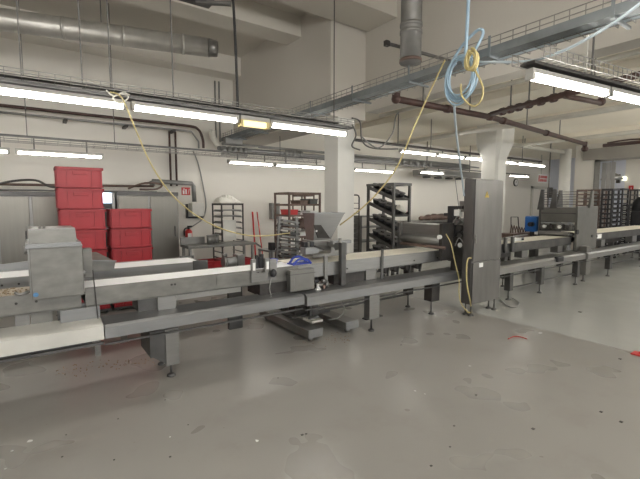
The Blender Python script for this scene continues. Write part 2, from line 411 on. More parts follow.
# unseen rows added behind the camera to light the room
for j, (yy, zz) in enumerate(((.8, 3.3), (-1.8, 2.6), (-4.2, 2.6))):
    for k in range(4):
        x0 = -4.5+k*2.2
        strip_light(x0, x0+1.5, yy, zz, 'added strip light behind the viewpoint, out of view, for more light', 'added lights behind the viewpoint', .08, .1, hang=ZC)
for j, (yy, zz) in enumerate(((-1.0, 2.7), (-3.8, 2.7), (1.6, 2.9))):  # more unseen rows, added to light the low bay from the right
    for k in range(4):
        x0 = 8.2+k*1.8
        if yy > 0 and k == 0: continue
        strip_light(x0, x0+1.4, yy, zz, 'added strip light in the low bay to the right, out of view', 'added lights right of the view', .08, .1, hang=ZL)

# ================================================================ OVERHEAD: duct, pipes, tray
t = thing('ventilation_duct', 'long round silver ventilation duct hanging under the ceiling, upper left', 'duct', (0, 6.9, 4.0))
P0 = Vector((-3.2, 7.25, 4.06)); P1 = at(207, 48, z=4.06); P1.y = 6.75; P1.x = at(207, 48, y=6.75).x
P1 = at(207, 47.5, z=4.06)
P0 = at(0, 19.5, z=4.06); dd = (P0-P1); P0 = P1+dd*2.2
MB().tube([P0, P1], [.15, .14], 32).build('pipe', 'duct', t)
for f in (.06, .2, .33, .46, .62, .8):
    c = P1+(P0-P1)*f; d = (P0-P1).normalized()*.02
    MB().tube([c-d, c+d], .141+.008*f+.007, 32).build('joint_ring', 'duct', t)
m = MB(); d = (P0-P1).normalized()
m.tube([P1-d*.16, P1-d*.02], [.12, .14], 24); m.build('end_nozzle', 'steel', t)
for f in (.25, .5):
    c = P1+(P0-P1)*f; MB().bar((c.x, c.y, c.z+.15), (c.x, c.y, ZC), .012).build('hanger', 'rod', t)

# ladder tray along Y beside bulkhead
t = thing('cable_tray', 'grey steel cable channel running diagonally across the ceiling under the bulkhead', 'cable tray', (3.66, 4, 2.94))
MB().box(3.60, 3.63, -2.5, 8.9, 2.985, 3.06).box(3.63, 3.72, -2.5, 8.9, 2.985, 2.995).build('channel', 'tray', t)
m = MB()
for xx, zz in ((3.62, 3.10), (3.62, 3.15), (3.93, 3.10), (3.93, 3.03), (3.86, 3.0), (3.78, 3.0)): m.bar((xx, -2.5, zz), (xx, 8.9, zz), .007)
for k in range(96):
    y = -2.4+k*.118
    m.bar((3.62, y, 3.15), (3.62, y, 3.04), .005).bar((3.62, y, 3.0), (3.93, y, 3.0), .005).bar((3.93, y, 3.0), (3.93, y, 3.10), .005)
m.build('wire_basket', 'wire', t)
for k in range(11):
    y = -1.7+k*1.0
    MB().box(3.60, 3.94, y-.012, y+.012, 2.965, 2.985).build('crossbar', 'tray', t)
    MB().box(3.592, 3.60, y-.012, y+.012, 2.965, 3.16).build('upright', 'tray', t)
m = MB()
for k in range(5):
    pts = [(3.68+k*.045+random.uniform(-.01, .01), -2.5+j*.6, 3.0+random.uniform(0, .02)) for j in range(20)]
    m.tube(spline(pts, 3), .012, 6)
tag(m.build('cable_bundle', 'cableblue'), 'pale cables lying inside the diagonal cable tray', 'cables', kind='stuff')

# vertical duct pipe
p = at(410.5, 60, y=3.4)
t = thing('exhaust_pipe', 'vertical round grey metal pipe hanging from ceiling with open end', 'pipe', (p.x, 3.4, 3.22))
MB().tube([(p.x, 3.4, 3.23), (p.x, 3.4, ZC)], .122, 32).build('pipe', 'pipe_dull', t)
for z in (3.26, 3.58, 3.66): MB().tube([(p.x, 3.4, z-.018), (p.x, 3.4, z+.018)], .13, 32).build('band', 'rackbrown' if z < 3.3 else 'pipe_dull', t)
a = at(385, 43, z=3.5); b = at(447, 54, z=3.5)
t = thing('support_strut', 'short dark steel strut behind the hanging grey exhaust pipe', 'strut', ((a.x+4.45)/2, a.y, 3.48))
MB().bar((a.x, 3.62, 3.49), (4.68, 3.56, 3.49), .03).build('bar', 'rod', t)
MB().box(a.x-.02, a.x+.04, 3.60, 3.65, 3.46, 3.52).build('clamp', 'dark', t)

# sprinkler pipes
ZP = 3.0
def zp(px, py): return at(px, py, z=ZP)
a = zp(396, 99); b = zp(514, 122); c = zp(585, 144); j = zp(490, 117)
t = thing('sprinkler_pipe', 'rust brown pipe under the low ceiling running right past the flared column', 'pipe', (a.x, a.y, ZP))
MB().tube([(a.x, a.y, ZP), (j.x, j.y, ZP), (c.x, c.y, ZP)], .045, 14).build('pipe', 'pipebrown', t)
MB().tube([(a.x, a.y, ZP), (a.x, a.y, ZP+.12)], .055, 14).ball((a.x, a.y, ZP), .065).build('elbow', 'pipebrown', t)
MB().tube([(c.x, c.y, ZP+.05), (c.x, c.y, ZP-.14)], .05, 12).ball((c.x, c.y, ZP-.12), .08, .8).build('sprinkler_head', 'pipebrown', t)
for q in (a.lerp(j, .5), j, j.lerp(c, .1), j.lerp(c, .5)):
    d = Vector((1, .0, 0))*.04
    MB().tube([q-d, q+d], .06, 12).build('coupling', 'pipebrown', t)
for q in (a.lerp(j, .25), a.lerp(j, .75), j.lerp(c, .3), j.lerp(c, .65)):
    MB().bar((q.x, q.y, ZP+.04), (q.x, q.y, ZL), .014).build('hanger', 'rod', t)
b0 = zp(497, 113)
t = thing('branch_pipe', 'rust brown branch pipe with clamps climbing to the upper right edge', 'pipe', (b0.x, b0.y, ZP))
e0 = zp(655, 71); 
MB().tube([(b0.x, b0.y+.1, ZP), (e0.x-.02, e0.y, ZP)], .04, 12).build('pipe', 'pipebrown', t)
for f in (.05, .12, .19, .27, .36, .45, .55, .7):
    q = Vector((b0.x, b0.y, ZP)).lerp(e0, f); d = (e0-b0).normalized()*.035
    MB().tube([q-d, q+d], .058, 10).build('coupling', 'pipebrown', t)
    if f in (.12, .27, .45, .7): MB().bar((q.x, q.y, ZP), (q.x, q.y, ZL), .016).build('hanger', 'rod', t)
t = thing('pipe_stub', 'brown pipe stub with knob end below the right strip light', 'pipe', zp(560, 96))
a = zp(560, 95); b = zp(601, 103)
MB().tube([a, b], .035, 10).build('pipe', 'pipebrown', t)
MB().ball(b+Vector((0, 0, .02)), .06).build('knob', 'pipebrown', t)
t = thing('wall_pipe', 'brown pipe with wrapped cables along header at right edge', 'pipe', zp(592, 142))
a = zp(592, 142); b = zp(655, 131.5)
MB().tube([(11.6, a.y+.1, ZP), (11.6, b.y-.5, ZP)], .045, 10).build('pipe', 'pipebrown', t)
MB().tube(spline([(11.55, a.y, ZP+.05), (11.6, a.y-.4, ZP+.08), (11.52, a.y-.8, ZP+.05), (11.6, a.y-1.2, ZP+.07)], 5), .02, 8).build('cable', 'pipebrown', t)
# pale pipes on low ceiling
for (x, y0, y1, r, z, l) in ((5.35, -1, 5.6, .03, 3.2, 'thin pale pipe on the low ceiling just behind the bulkhead edge'),
                             (7.9, 0, 7.8, .04, 3.15, 'pale insulated pipe on low ceiling left of the flared column'),
                             (8.35, 0, 7.8, .025, 3.2, 'thin pale pipe on low ceiling beside the insulated pipe'),
                             (10.9, 1, 7.2, .045, 3.15, 'pale pipe on low ceiling right of the flared column')):
    tag(MB().tube([(x, y0, z), (x, y1, z)], r, 10).build('ceiling_pipe', 'pipewhite'), l, 'pipe')
# pipes along the rear of the low bay
for (px0, px1, py0, y, r, mt, l) in ((218, 470, 148, 8.4, .045, 'trough', 'pale metal pipe along the back wall just above rear lights'),
                                    (222, 470, 143.5, 8.5, .03, 'pipegrey', 'grey pipe along the back wall directly above the pale pipe'),
                                    (352, 548, 157, 8.55, .03, 'pipegrey', 'thin grey pipe along back wall right of the square column')):
    a = at(px0, py0, y=y); b = at(px1, py0, y=y)
    tag(MB().tube([(a.x, y, a.z), (min(13.0, b.x), y, a.z)], r, 12).build('ceiling_pipe', mt), l, 'pipe')
for (px, py, w, l) in ((234, 152, .5, 'grey valve cluster on pipes above rear lights, left of the column'), (293, 155, .4, 'small grey valve cluster on back pipes behind the front light tip'),
                       (416, 164, 1.2, 'long grey valve group on back pipes right of the column')):
    p = at(px, py, y=8.35)
    t = thing('valve_cluster', l, 'pipe valves', (p.x, 8.35, p.z-.1))
    for k in range(5):
        x = p.x-w/2+w*k/4
        MB().tube([(x, 8.3, p.z-.08), (x, 8.3, p.z+.1)], .045, 10).ball((x, 8.3, p.z+.02), .06).build('valve', 'pipegrey', t)
    MB().bar((p.x-w/2-.05, 8.33, p.z-.06), (p.x+w/2+.05, 8.33, p.z-.06), .04).build('manifold', 'pipegrey', t)
t = thing('overhead_pipe', 'white horizontal pipe running from behind flared column to round pillar', 'pipe', (12, 6.45, 3.2))
a = at(512, 146, y=6.45); b = at(566, 144, y=6.45)
MB().tube([(9.9, 6.45, 3.27), (14.6, 6.45, 3.27)], .06, 12).build('pipe', 'pipewhite', t)
for k in range(3): MB().bar((10.5+k*1.6, 6.45, 3.3), (10.5+k*1.6, 6.45, ZL), .02).build('hanger', 'rod', t)
a = at(441, 171, y=8.2)
t = thing('air_cooler', 'low flat grey unit hanging under the ceiling behind the short rear light', 'air unit', (a.x, 8.3, 2.2))
a0 = at(420, 176, y=8.3); b0 = at(475, 168, y=8.3)
MB().box(a0.x, b0.x, 8.05, 8.6, a0.z+.02, a0.z+.2, .02).build('body', 'steel', t)
for xx in (a0.x+.3, b0.x-.3): MB().bar((xx, 8.3, a0.z+.2), (xx, 8.3, ZL), .02).build('hanger', 'rod', t)
for k in range(5):
    x = a0.x+.3+k*(b0.x-a0.x-.6)/4
    MB().tube([(x, 8.3, a0.z-.05), (x, 8.3, a0.z)], .12, 12).build('fan', 'dark', t)
# brown pipes on rear wall left
zq = 3.22
t = thing('wall_pipe', 'brown pipe along back wall upper left bending down beside a rack', 'pipe', (0, 8.7, 3))
MB().tube([(-5.5, 8.75, zq)]+spline([(1.5, 8.75, zq), (2.75, 8.75, zq), (3.02, 8.75, zq-.05), (3.12, 8.75, zq-.25), (3.13, 8.75, 2.78)], 5), .028, 12).build('pipe', 'pipebrown', t)
MB().tube([(-5.5, 8.82, zq-.1), (2.9, 8.82, zq-.1), (3.05, 8.82, zq-.3), (3.05, 8.82, 2.78)], .02, 8).build('side_pipe', 'pipegrey', t)
for x in (-1, .6, 1.6, 2.5):
    MB().box(x-.03, x+.03, 8.68, 9.0, zq-.16, zq-.12).build('bracket', 'dark', t)
t = thing('pipe_elbow', 'thick white pipe elbow at the foot of the diagonal tray', 'pipe', (3.3, 8.6, 2.7))
MB().tube(spline([(3.28, 8.6, 3.15), (3.3, 8.6, 2.98), (3.42, 8.6, 2.85), (3.7, 8.55, 2.8), (4.3, 8.5, 2.8)], 6), .07, 14).build('pipe', 'pipewhite', t)
MB().box(3.5, 3.9, 8.4, 8.55, 2.88, 3.0, .01).build('clamp', 'pipegrey', t)
for px, l in ((169, 'first slim brown pipe rising up the back wall left of the sign'), (175, 'second slim brown pipe rising up the back wall left of the sign')):
    a = at(px, 125, y=8.9); b = at(px, 186, y=8.9)
    tag(MB().tube([(a.x, 8.9, 3.1), (a.x, 8.9, b.z)], .022, 8).build('riser_pipe', 'pipebrown'), l, 'pipe')
for px, l in ((215, 'thin grey conduit on the back wall left of the light tip'), (219, 'thin grey conduit on back wall nearest the corner')):
    a = at(px, 90, y=8.93)
    tag(MB().tube([(a.x, 8.93, 2.9), (a.x, 8.93, 4.3)], .018, 8).build('conduit', 'pipegrey'), l, 'pipe')

# cable mess near column head
for k, (pts, l) in enumerate((([(352, 118), (360, 122), (362, 140), (372, 148), (398, 149)], 'dark cable looping off the tray beside the square column'),
                              ([(352, 124), (356, 135), (352, 146), (360, 150)], 'short dark cable loop on the square column head'),
                              ([(362, 137), (378, 148), (392, 134), (396, 116), (402, 110)], 'thin grey cable hanging loosely under the low ceiling'))):
    q = [at(a, b, y=5.2-k*.04) for a, b in pts]
    tag(MB().tube(spline(q, 6), .012, 6).build('loose_cable', 'rod' if k < 2 else 'pipegrey'), l, 'cable')

# hose coil on the tray
xh = 3.45
def ringpts(cx_, cy_, r1, r2, tw, n=28, ph=0, x=xh):
    return [Vector((x+math.sin(k*.9+ph)*.03, cy_+math.cos(2*PI*k/n+ph)*r1*(1+.04*math.sin(3*k)), cx_+math.sin(2*PI*k/n+ph)*r2*(1+.04*math.cos(2*k+tw)))) for k in range(n*3)]
c0 = at(462, 82, x=xh)
t = thing('coiled_hose', 'coil of light blue air hose hanging from the cable tray', 'hose', (xh, c0.y, c0.z-.2))
def turns(c, ry, rz, n, x, seed, tilt=0.):
    rr = random.Random(seed); out = []
    for k in range(n):
        a = 1+rr.uniform(-.09, .09); b_ = 1+rr.uniform(-.08, .08); oy = rr.uniform(-.012, .012); oz = rr.uniform(-.02, .02)
        for i_ in range(16):
            th = 2*PI*i_/16 + PI/2
            out.append(Vector((x+.012*k-.03+tilt*math.cos(th), c.y+oy+math.cos(th)*ry*a, c.z+oz+math.sin(th)*rz*b_)))
    return out
c0 = at(461, 80, x=xh)
MB().tube(spline(turns(c0, .165, .215, 4, xh, 1), 3), .010, 7).build('outer_coil', 'hoseblue', t)
MB().tube(spline(turns(c0+Vector((0, -.01, .02)), .135, .175, 3, xh, 5), 3), .010, 7).build('inner_coil', 'hoseblue', t)
q = [at(a, b, x=xh+.05) for a, b in ((452, 62), (462, 46), (478, 30), (483, 34), (474, 52), (466, 66), (462, 58))]
MB().tube(spline(q, 6), .014, 7).build('loop', 'hoseblue', t)
c1 = at(472, 60, x=xh-.05)
t = thing('coiled_cable', 'small coil of yellow cable hanging beside the blue hose coil', 'cable', (xh-.05, c1.y, c1.z))
MB().tube(spline(turns(c1, .055, .08, 4, xh-.05, 8), 3), .010, 7).build('coil', 'yellow', t)
q = [at(a, b, x=xh-.05) for a, b in ((475, 70), (483, 88), (480, 102), (472, 106), (462, 96), (461, 84))]
MB().tube(spline(q, 6), .009, 7).build('tail', 'yellow', t)
m = MB()
q = [at(a, b, x=xh) for a, b in ((469, -14), (468, 10), (467, 30), (466, 48), (464, 66))]
m.tube(spline(q, 5), .016, 8)
tag(m.build('drop_hose', 'hoseblue'), 'thick pale blue hose dropping from above into the coil', 'hose')
q = [at(454, 104, x=3.5), at(456, 130, x=4.0), at(459, 155, x=4.4), at(463, 186, x=4.9), at(464, 196, x=4.94)]
tag(MB().tube(spline(q, 6), .012, 8).build('drop_hose', 'cableblue'), 'pale blue hose hanging from coil to top of the control cabinet', 'hose')
q = [at(478, 62, x=3.5), at(495, 62, x=3.5), at(530, 61, x=3.5), at(560, 52, x=3.5), at(585, 40, x=3.5), at(615, 22, x=3.55), at(645, 0, x=3.58)]
tag(MB().tube(spline(q, 6), .012, 8).build('slack_hose', 'cableblue'), 'pale blue cable sagging from the coil to the upper right corner', 'cable')
q = [at(445, 60, x=3.55), at(433, 85, x=3.55), at(415, 125, x=3.4), at(398, 165, x=3.3), at(380, 190, x=3.2), at(362, 208, x=3.15), at(340, 225, x=3.1)]
tag(MB().tube(spline(q, 6), .008, 8).build('yellow_cable', 'yellow'), 'yellow cable running from the hose coil down to the steel funnel', 'cable')
q = [at(110, 92, y=4.4), at(122, 98, y=4.38), at(135, 128, y=4.4), at(150, 162, y=4.4), at(168, 190, y=4.42), at(190, 211, y=4.45), at(215, 226, y=4.45), at(240, 234, y=4.45), at(262, 236, y=4.45), at(290, 233, y=4.45)]
tag(MB().tube(spline(q, 6), .007, 8).build('yellow_cable', 'yellow'), 'yellow cable slung from the front lights down over the belt', 'cable')
t = thing('cable_knot', 'pale knotted cable ends lying on the front lights where the yellow cable starts', 'cable', at(122, 98, y=4.4))
q = [at(a, b, y=4.4) for a, b in ((106, 90), (114, 96), (124, 92), (128, 98), (120, 103), (113, 98), (120, 94), (130, 95))]
MB().tube(spline(q, 5), .008, 6).build('loop', 'cloth', t)

# ================================================================ BELT CONVEYORS
ZB = .90
def post(parent, x0, x1, y0, y1, z0, z1, m_='steel', nm='leg'):
    return MB().box(x0, x1, y0, y1, z0, z1, .004).build(nm, m_, parent)
def foot(parent, x, y, zt, leg=None):
    MB().tube([(x, y, .012), (x, y, zt+.02)], .011, 8).tube([(x, y, 0), (x, y, .015), (x, y, .03)], [.04, .04, .015], 14).build('adjustable_foot', 'steel_d', leg or parent)
def conveyor(x0, x1, label, yf=3.78, yb=4.28, belt='belt', side='steel_h', ty0=3.62, ty1=3.86, tz0=.475, tz1=.60, tmat='trough', zt=ZB):
    t = thing('belt_conveyor', label, 'conveyor', (x0, yf, 0))
    MB().box(x0, x1, yf+.012, yb-.012, zt-.035, zt, .006).build('belt', belt, t)
    MB().box(x0, x1, yf, yf+.012, zt-.15, zt+.003).box(x0, x1, yf, yf+.03, zt-.155, zt-.145).build('side_panel', side, t)
    MB().box(x0, x1, yb-.012, yb, zt-.15, zt+.003).build('side_panel', side, t)
    MB().box(x0, x1, yf+.02, yb-.02, zt-.14, zt-.12).build('underside', 'steel_d', t)
    if tmat:
        m = MB().prism([(x0, ty0, tz0), (x0, ty0, tz1-.03), (x0, ty0+.03, tz1), (x0, ty1, tz1+.015), (x0, ty1, tz0)], (x1-x0, 0, 0))
        m.build('lower_trough', tmat, t)
        MB().box(x0, x1, ty0+.03, ty0+.05, tz0-.06, tz0-.045).build('rail', 'steel_d', t)
    return t
def bolts(t, x0, x1, n, y=3.78, z=.86):
    for k in range(n):
        x = x0+(x1-x0)*k/max(1, n-1)
        MB().tube([(x, y-.008, z), (x, y, z)], .010, 8).build('bolt', 'dark', t)

# section 1: left
t1 = conveyor(.33, 2.395, 'white belt conveyor section between the box hopper and the funnel machine', yb=4.16, side='worn', tmat=None)
bolts(t1, 1.02, 1.05, 2, z=.85); bolts(t1, 1.9, 1.95, 2, z=.87)
MB().prism([(.44, 3.62, .497), (.44, 3.62, .588), (.44, 3.65, .607), (.44, 3.86, .628), (.44, 3.86, .497)], (1.935, 0, 0)).build('lower_trough', 'trough', t1)
MB().box(.44, 2.375, 3.65, 3.67, .435, .45).build('rail', 'steel_d', t1)
post(t1, .80, .90, 3.72, 4.1, .22, .46, 'steel_d', 'crossbeam')
l = post(t1, .93, 1.05, 3.70, 3.80, .12, .46, 'steel'); foot(t1, .985, 3.76, .12, l)
l = post(t1, .93, 1.05, 4.05, 4.13, .12, .76, 'steel'); foot(t1, .985, 4.09, .12, l)
MB().prism([(.80, 3.715, .24), (.93, 3.715, .14), (.93, 3.715, .46), (.80, 3.715, .46)], (0, .012, 0)).build('gusset', 'steel_d', t1)
MB().box(.90, 1.06, 3.80, 4.12, .62, .76).build('upper_support', 'steel_h', t1)
MB().box(.74, .90, 3.84, 4.1, .62, .76).build('upper_support', 'steel_d', t1)
MB().box(1.93, 2.30, 3.80, 4.1, .615, .75).build('drive_housing', 'dark', t1)
MB().box(1.06, 1.85, 4.10, 4.13, .62, .75).build('back_plate', 'cream_panel', t1)
# worn scratches panel on side
MB().box(1.45, 1.75, 3.772, 3.779, .80, .885).build('cover_plate', 'worn', t1)

t0 = conveyor(-1.6, .30, 'left end conveyor section with tan worn belt beneath the box hopper', yb=4.16, belt='belt_t', side='worn', tmat=None)
MB().prism([(-1.6, 3.60, .502), (-1.6, 3.60, .612), (-1.6, 3.63, .622), (-1.6, 3.86, .648), (-1.6, 3.86, .502)], (2.03, 0, 0)).build('lower_trough', 'cream_panel', t0)
MB().box(-1.6, .43, 3.62, 3.64, .455, .475).box(-1.6, .35, 3.66, 3.80, .44, .50).build('rail', 'steel_d', t0)
for x0, x1, mm in ((-.14, -.05, 'steel'), (-.04, .10, 'worn'), (.135, .155, 'steel_d'), (.165, .42, 'trough')):
    MB().box(x0, x1, 3.85, 3.9, .60, .76).build('support_plate', mm, t0)
MB().box(.15, .43, 3.78, 3.84, .60, .74).build('cover_box', 'trough', t0)
l = post(t0, -1.1, -1.0, 3.70, 3.80, .12, .46, 'steel'); foot(t0, -1.05, 3.75, .12, l)
l = post(t0, -1.1, -1.0, 4.05, 4.13, .12, .76, 'steel'); foot(t0, -1.05, 4.09, .12, l)
bolts(t0, -.25, .0, 3, z=.84)

# section 2: middle
t2 = conveyor(2.40, 5.29, 'white belt conveyor section between the square column and control cabinet', yb=4.32, ty0=3.60, belt='belt_c')
MB().box(2.93, 3.42, 3.82, 4.25, .615, .752).build('drive_housing', 'dark', t2)
MB().box(3.43, 3.60, 3.80, 3.95, .615, .76).build('upper_support', 'steel', t2)
MB().box(3.66, 3.70, 3.765, 3.775, .60, 1.0).build('guide_post', 'steel_d', t2)
l = post(t2, 3.33, 3.50, 3.62, 3.72, .16, .46, 'steel'); foot(t2, 3.40, 3.66, .16, l)
MB().box(3.30, 3.58, 3.64, 3.72, .155, .17).build('base_plate', 'steel_d', t2)
l = post(t2, 2.84, 2.93, 4.15, 4.25, .16, .76, 'steel_d'); foot(t2, 2.88, 4.2, .16, l)
l = post(t2, 4.55, 4.72, 3.66, 3.80, .20, .46, 'dark'); foot(t2, 4.63, 3.73, .20, l)
l = post(t2, 4.60, 4.72, 4.15, 4.25, .20, .76, 'dark'); foot(t2, 4.66, 4.2, .20, l)
MB().bar((2.9, 4.2, .2), (4.65, 4.2, .2), .025).build('brace', 'steel_d', t2)
for k, x in enumerate((3.62, 3.86, 4.05, 4.28, 4.5)):
    MB().tube([(x, 3.86, .70), (x, 3.98, .70)], .05, 14).build('return_roller', 'dark', t2)
    MB().bar((x, 3.85, .62), (x+.03, 3.85, .76), .03, .02).build('roller_bracket', 'steel_d', t2)
MB().bar((3.55, 3.9, .68), (4.6, 3.9, .72), .02).build('link_bar', 'dark', t2)
for x in (2.6, 3.1, 3.7, 4.3, 4.8): bolts(t2, x, x+.01, 1, z=.80)

# section 3: right of cabinet up to comb machine
t3 = conveyor(5.3, 9.0, 'cream belt conveyor section between control cabinet and tall comb machine', yf=3.74, yb=4.28, ty0=3.46, ty1=3.72, belt='belt_c', side='steel_d', tmat='steel_h')
for x, y in ((6.35, 3.5), (7.30, 3.46), (8.62, 3.42)):
    l = post(t3, x-.05, x+.05, y, y+.10, .16, .46, 'steel_d'); foot(t3, x, y+.05, .16, l)
for x in (6.35, 7.3):
    l = post(t3, x-.05, x+.05, 4.15, 4.25, .16, .76, 'steel_d'); foot(t3, x, 4.2, .16, l)
for x in (7.2, 8.55): MB().box(x-.08, x+.12, 3.76, 3.9, .61, .76).build('upper_support', 'steel', t3)
MB().box(5.6, 7.0, 3.9, 4.2, .64, .75).build('drive_housing', 'dark', t3)
MB().bar((6.35, 3.55, .2), (7.3, 3.52, .2), .02).bar((7.3, 3.52, .22), (8.62, 3.48, .22), .02).build('brace', 'steel_d', t3)
MB().bar((6.35, 4.2, .24), (7.3, 4.2, .24), .02).bar((7.3, 4.2, .24), (8.9, 4.2, .24), .02).build('brace', 'steel_d', t3)
MB().box(7.75, 7.98, 3.42, 3.5, .52, .62, .02).build('drive_cover', 'black', t3)

# section 4: far right
t4 = conveyor(9.02, 14.6, 'far right conveyor section with cream belt running toward the dark racks', yf=3.66, yb=4.35, ty0=3.42, ty1=3.64, belt='belt_c', side='steel_d', tmat='steel_h', zt=.93)
for x, y in ((10.2, 3.42), (12.4, 3.46), (13.8, 3.44)):
    l = post(t4, x-.06, x+.06, y, y+.10, .16, .46, 'steel_d'); foot(t4, x, y+.05, .16, l)
for x in (10.5, 12.6, 14.2):
    l = post(t4, x-.05, x+.05, 4.2, 4.3, .16, .78, 'steel_d'); foot(t4, x, 4.25, .16, l)
MB().box(10.02, 10.25, 3.650, 3.658, .82, .91).build('label_plate', 'label', t4)
MB().tube([(9.98, 3.64, .87), (9.98, 3.66, .87)], .03, 10).build('bolt', 'black', t4)
MB().box(10.4, 10.6, 3.7, 3.85, .61, .79).box(12.3, 12.6, 3.7, 3.85, .61, .79).build('upper_support', 'steel', t4)
MB().bar((10.2, 3.5, .25), (12.4, 3.5, .25), .02).bar((12.4, 3.5, .25), (13.8, 3.5, .25), .02).build('brace', 'steel_d', t4)
MB().box(10.8, 12.1, 3.9, 4.2, .64, .78).build('drive_housing', 'dark', t4)

# rear conveyor
t = thing('rear_conveyor', 'narrower white belt conveyor behind the main line, ending before the table', 'conveyor', (0, 4.7, 0))
zr = .90
MB().box(-2.0, 1.62, 4.74, 5.18, zr-.03, zr+.0, .006).build('belt', 'belt', t)
MB().box(-2.0, 1.60, 4.70, 4.735, zr-.11, zr+.003).build('side_panel', 'steel_h', t)
MB().box(-2.0, 1.60, 5.185, 5.22, zr-.11, zr+.003).build('side_panel', 'steel_h', t)
MB().box(-2.0, 1.5, 4.76, 5.16, zr-.16, zr-.12).build('underside', 'steel_d', t)
MB().tube([(1.64, 4.74, zr-.03), (1.64, 5.18, zr-.03)], .03, 14).build('end_roller', 'steel', t)
MB().box(1.52, 1.70, 4.69, 4.72, zr-.10, zr+.02, .01).build('end_bracket', 'steel_d', t)
MB().box(1.52, 1.70, 5.20, 5.23, zr-.10, zr+.02, .01).build('end_bracket', 'steel_d', t)
for x in (-1.2, .5, 1.3):
    for y in (4.72, 5.2):
        MB().box(x-.025, x+.025, y-.02, y+.02, 0, zr-.1).build('leg', 'steel', t)
bolts(t, -.25, .0, 3, y=4.70, z=.84)

# ================================================================ BOX HOPPER (left)
t = thing('box_hopper', 'dented stainless steel box hopper straddling the belt at the left', 'hopper', (.14, 3.65, .87))
x0, x1, y0 = -.035, .315, 3.65
MB().box(x0+.012, x1, y0, y0+.025, .875, 1.262, .006).build('front_plate', 'worn', t)
MB().box(x0, x0+.012, y0+.02, 4.22, .92, 1.26).box(x1-.02, x1-.008, y0+.02, 4.22, .92, 1.26).box(x0, x1-.01, 4.20, 4.22, .92, 1.26).build('shell', 'steel', t)
MB().box(x0-.012, x1+.002, y0-.012, 4.22, 1.262, 1.276, .003).box(x0-.008, x1-.005, y0+.0, 4.2, 1.276, 1.295).build('rim', 'trough', t)
m = MB().hull([(x0+.01, y0+.03, 1.293), (x1-.03, y0+.03, 1.293), (x1-.03, 4.18, 1.293), (x0+.01, 4.18, 1.293)],
              [(x0+.015, y0+.04, 1.395), (x1-.038, y0+.04, 1.395), (x1-.038, 4.15, 1.395), (x0+.015, 4.15, 1.395)])
m.build('upper_box', 'worn', t)
MB().box(x0+.012, x1-.037, y0+.05, 4.13, 1.393, 1.402).build('lid', 'steel', t)
for x in (.05, .08): MB().tube([(x, y0+.12, 1.40), (x, y0+.12, 1.422)], .008, 8).build('lid_bolt', 'steel', t)
MB().tube([(x0-.02, y0+.05, 1.25), (x0+.0, y0+.05, 1.25)], .03, 12).build('hinge', 'steel', t)
m = MB().tube([(.0, y0-.002, .915), (.0, y0+.0, .915)], .017, 20).bar((-.012, y0-.0035, .915), (.012, y0-.0035, .915), .003, .007)
m.build('round_sticker', ['sticker_blue'], t)
MB().tube([(-.04, y0+.08, .93), (-.10, y0+.1, .91), (-.13, y0+.1, .93)], .012, 8).build('latch', 'steel', t)
# side bracket between hopper and line
t = thing('side_bracket', 'worn metal bracket with motor stub right of the box hopper', 'bracket', (.36, 3.9, .9))
a = at(82, 249, y=4.0); b = at(93, 277, y=4.0)
MB().box(a.x, b.x, 3.98, 4.10, b.z, a.z, .006).build('plate', 'worn', t)
q = at(84, 273, y=3.95); MB().ball((q.x, 3.96, q.z), .02).build('knob', 'trough', t)
q0 = at(91, 240, y=3.77); q1 = at(97, 300, y=3.77)
MB().bar((q0.x, 3.765, 1.05), (q1.x, 3.765, .63), .008).build('rod', 'dark', t)
t = thing('chute', 'grey sheet metal chute sitting on the belt behind the side bracket', 'chute', (.5, 4.5, .9))
a = at(91, 275, y=4.65); b = at(113, 272, y=4.65)
ys, ye = 4.60, 5.05
m = MB().hull([(a.x+.0, ys, .905), (b.x, ys, .905), (b.x-.02, ye, .905), (a.x, ye, .905)],
              [(a.x, ys, 1.02), (b.x+.02, ys, .995), (b.x-.10, ye, 1.06), (a.x+.0, ye, 1.06)])
m.build('body', 'worn', t)
MB().bar((a.x, ys-.003, 1.025), (b.x+.03, ys-.003, 1.0), .012).build('lip', 'trough', t)
t = thing('guide_sheet', 'slanted grey guide sheet behind rear belt at left edge', 'guide', (-.3, 5.2, .9))
MB().prism([(-1.2, 5.24, .86), (-.05, 5.24, .90), (-.05, 5.24, .985), (-1.2, 5.24, .90)], (0, .02, 0)).build('sheet', 'trough', t)
MB().bar((-.6, 5.25, .0), (-.6, 5.25, .9), .03).build('support', 'steel_d', t)

# ================================================================ BELT-SIDE SENSORS
t = thing('sensor_station', 'sensor brackets with white reflectors clamped to belt edge near brooms', 'sensor bracket', (1.95, 3.76, .8))
def bx(px, y): return at(px, 265, y=y).x
for p0, p1 in ((251.0, 255.5), (264.5, 269)):
    x0, x1 = bx(p0, 3.76), bx(p1, 3.76)
    MB().box(x0, x1, 3.745, 3.775, .87, 1.02, .004).build('sensor_body', 'steel', t)
    MB().box(x0+.012, x1-.012, 3.738, 3.745, .905, .985).build('reflector', 'label', t)
for p, dz, w in ((257.5, .15, .014), (260.5, .13, .012), (262.5, .16, .016), (266, .10, .012)):
    x = bx(p, 3.8); MB().box(x-w, x+w, 3.80, 3.84, .91, .90+dz, .005).build('clamp_head', 'black', t)
MB().box(bx(251, 3.76), bx(276, 3.76), 3.755, 3.778, .78, .87, .004).build('mounting_plate', 'steel', t)
MB().box(bx(270, 3.76), bx(277, 3.76), 3.76, 3.80, .86, 1.0, .004).build('side_plate', 'steel_h', t)
x = bx(273, 3.73); MB().ball((x, 3.72, .86), .035, 1.3).build('handle_knob', 'black', t)
MB().tube(spline([(x-.02, 3.72, .83), (x-.05, 3.72, .7), (x-.02, 3.72, .61)], 5), .006, 6).build('cable', 'pipegrey', t)
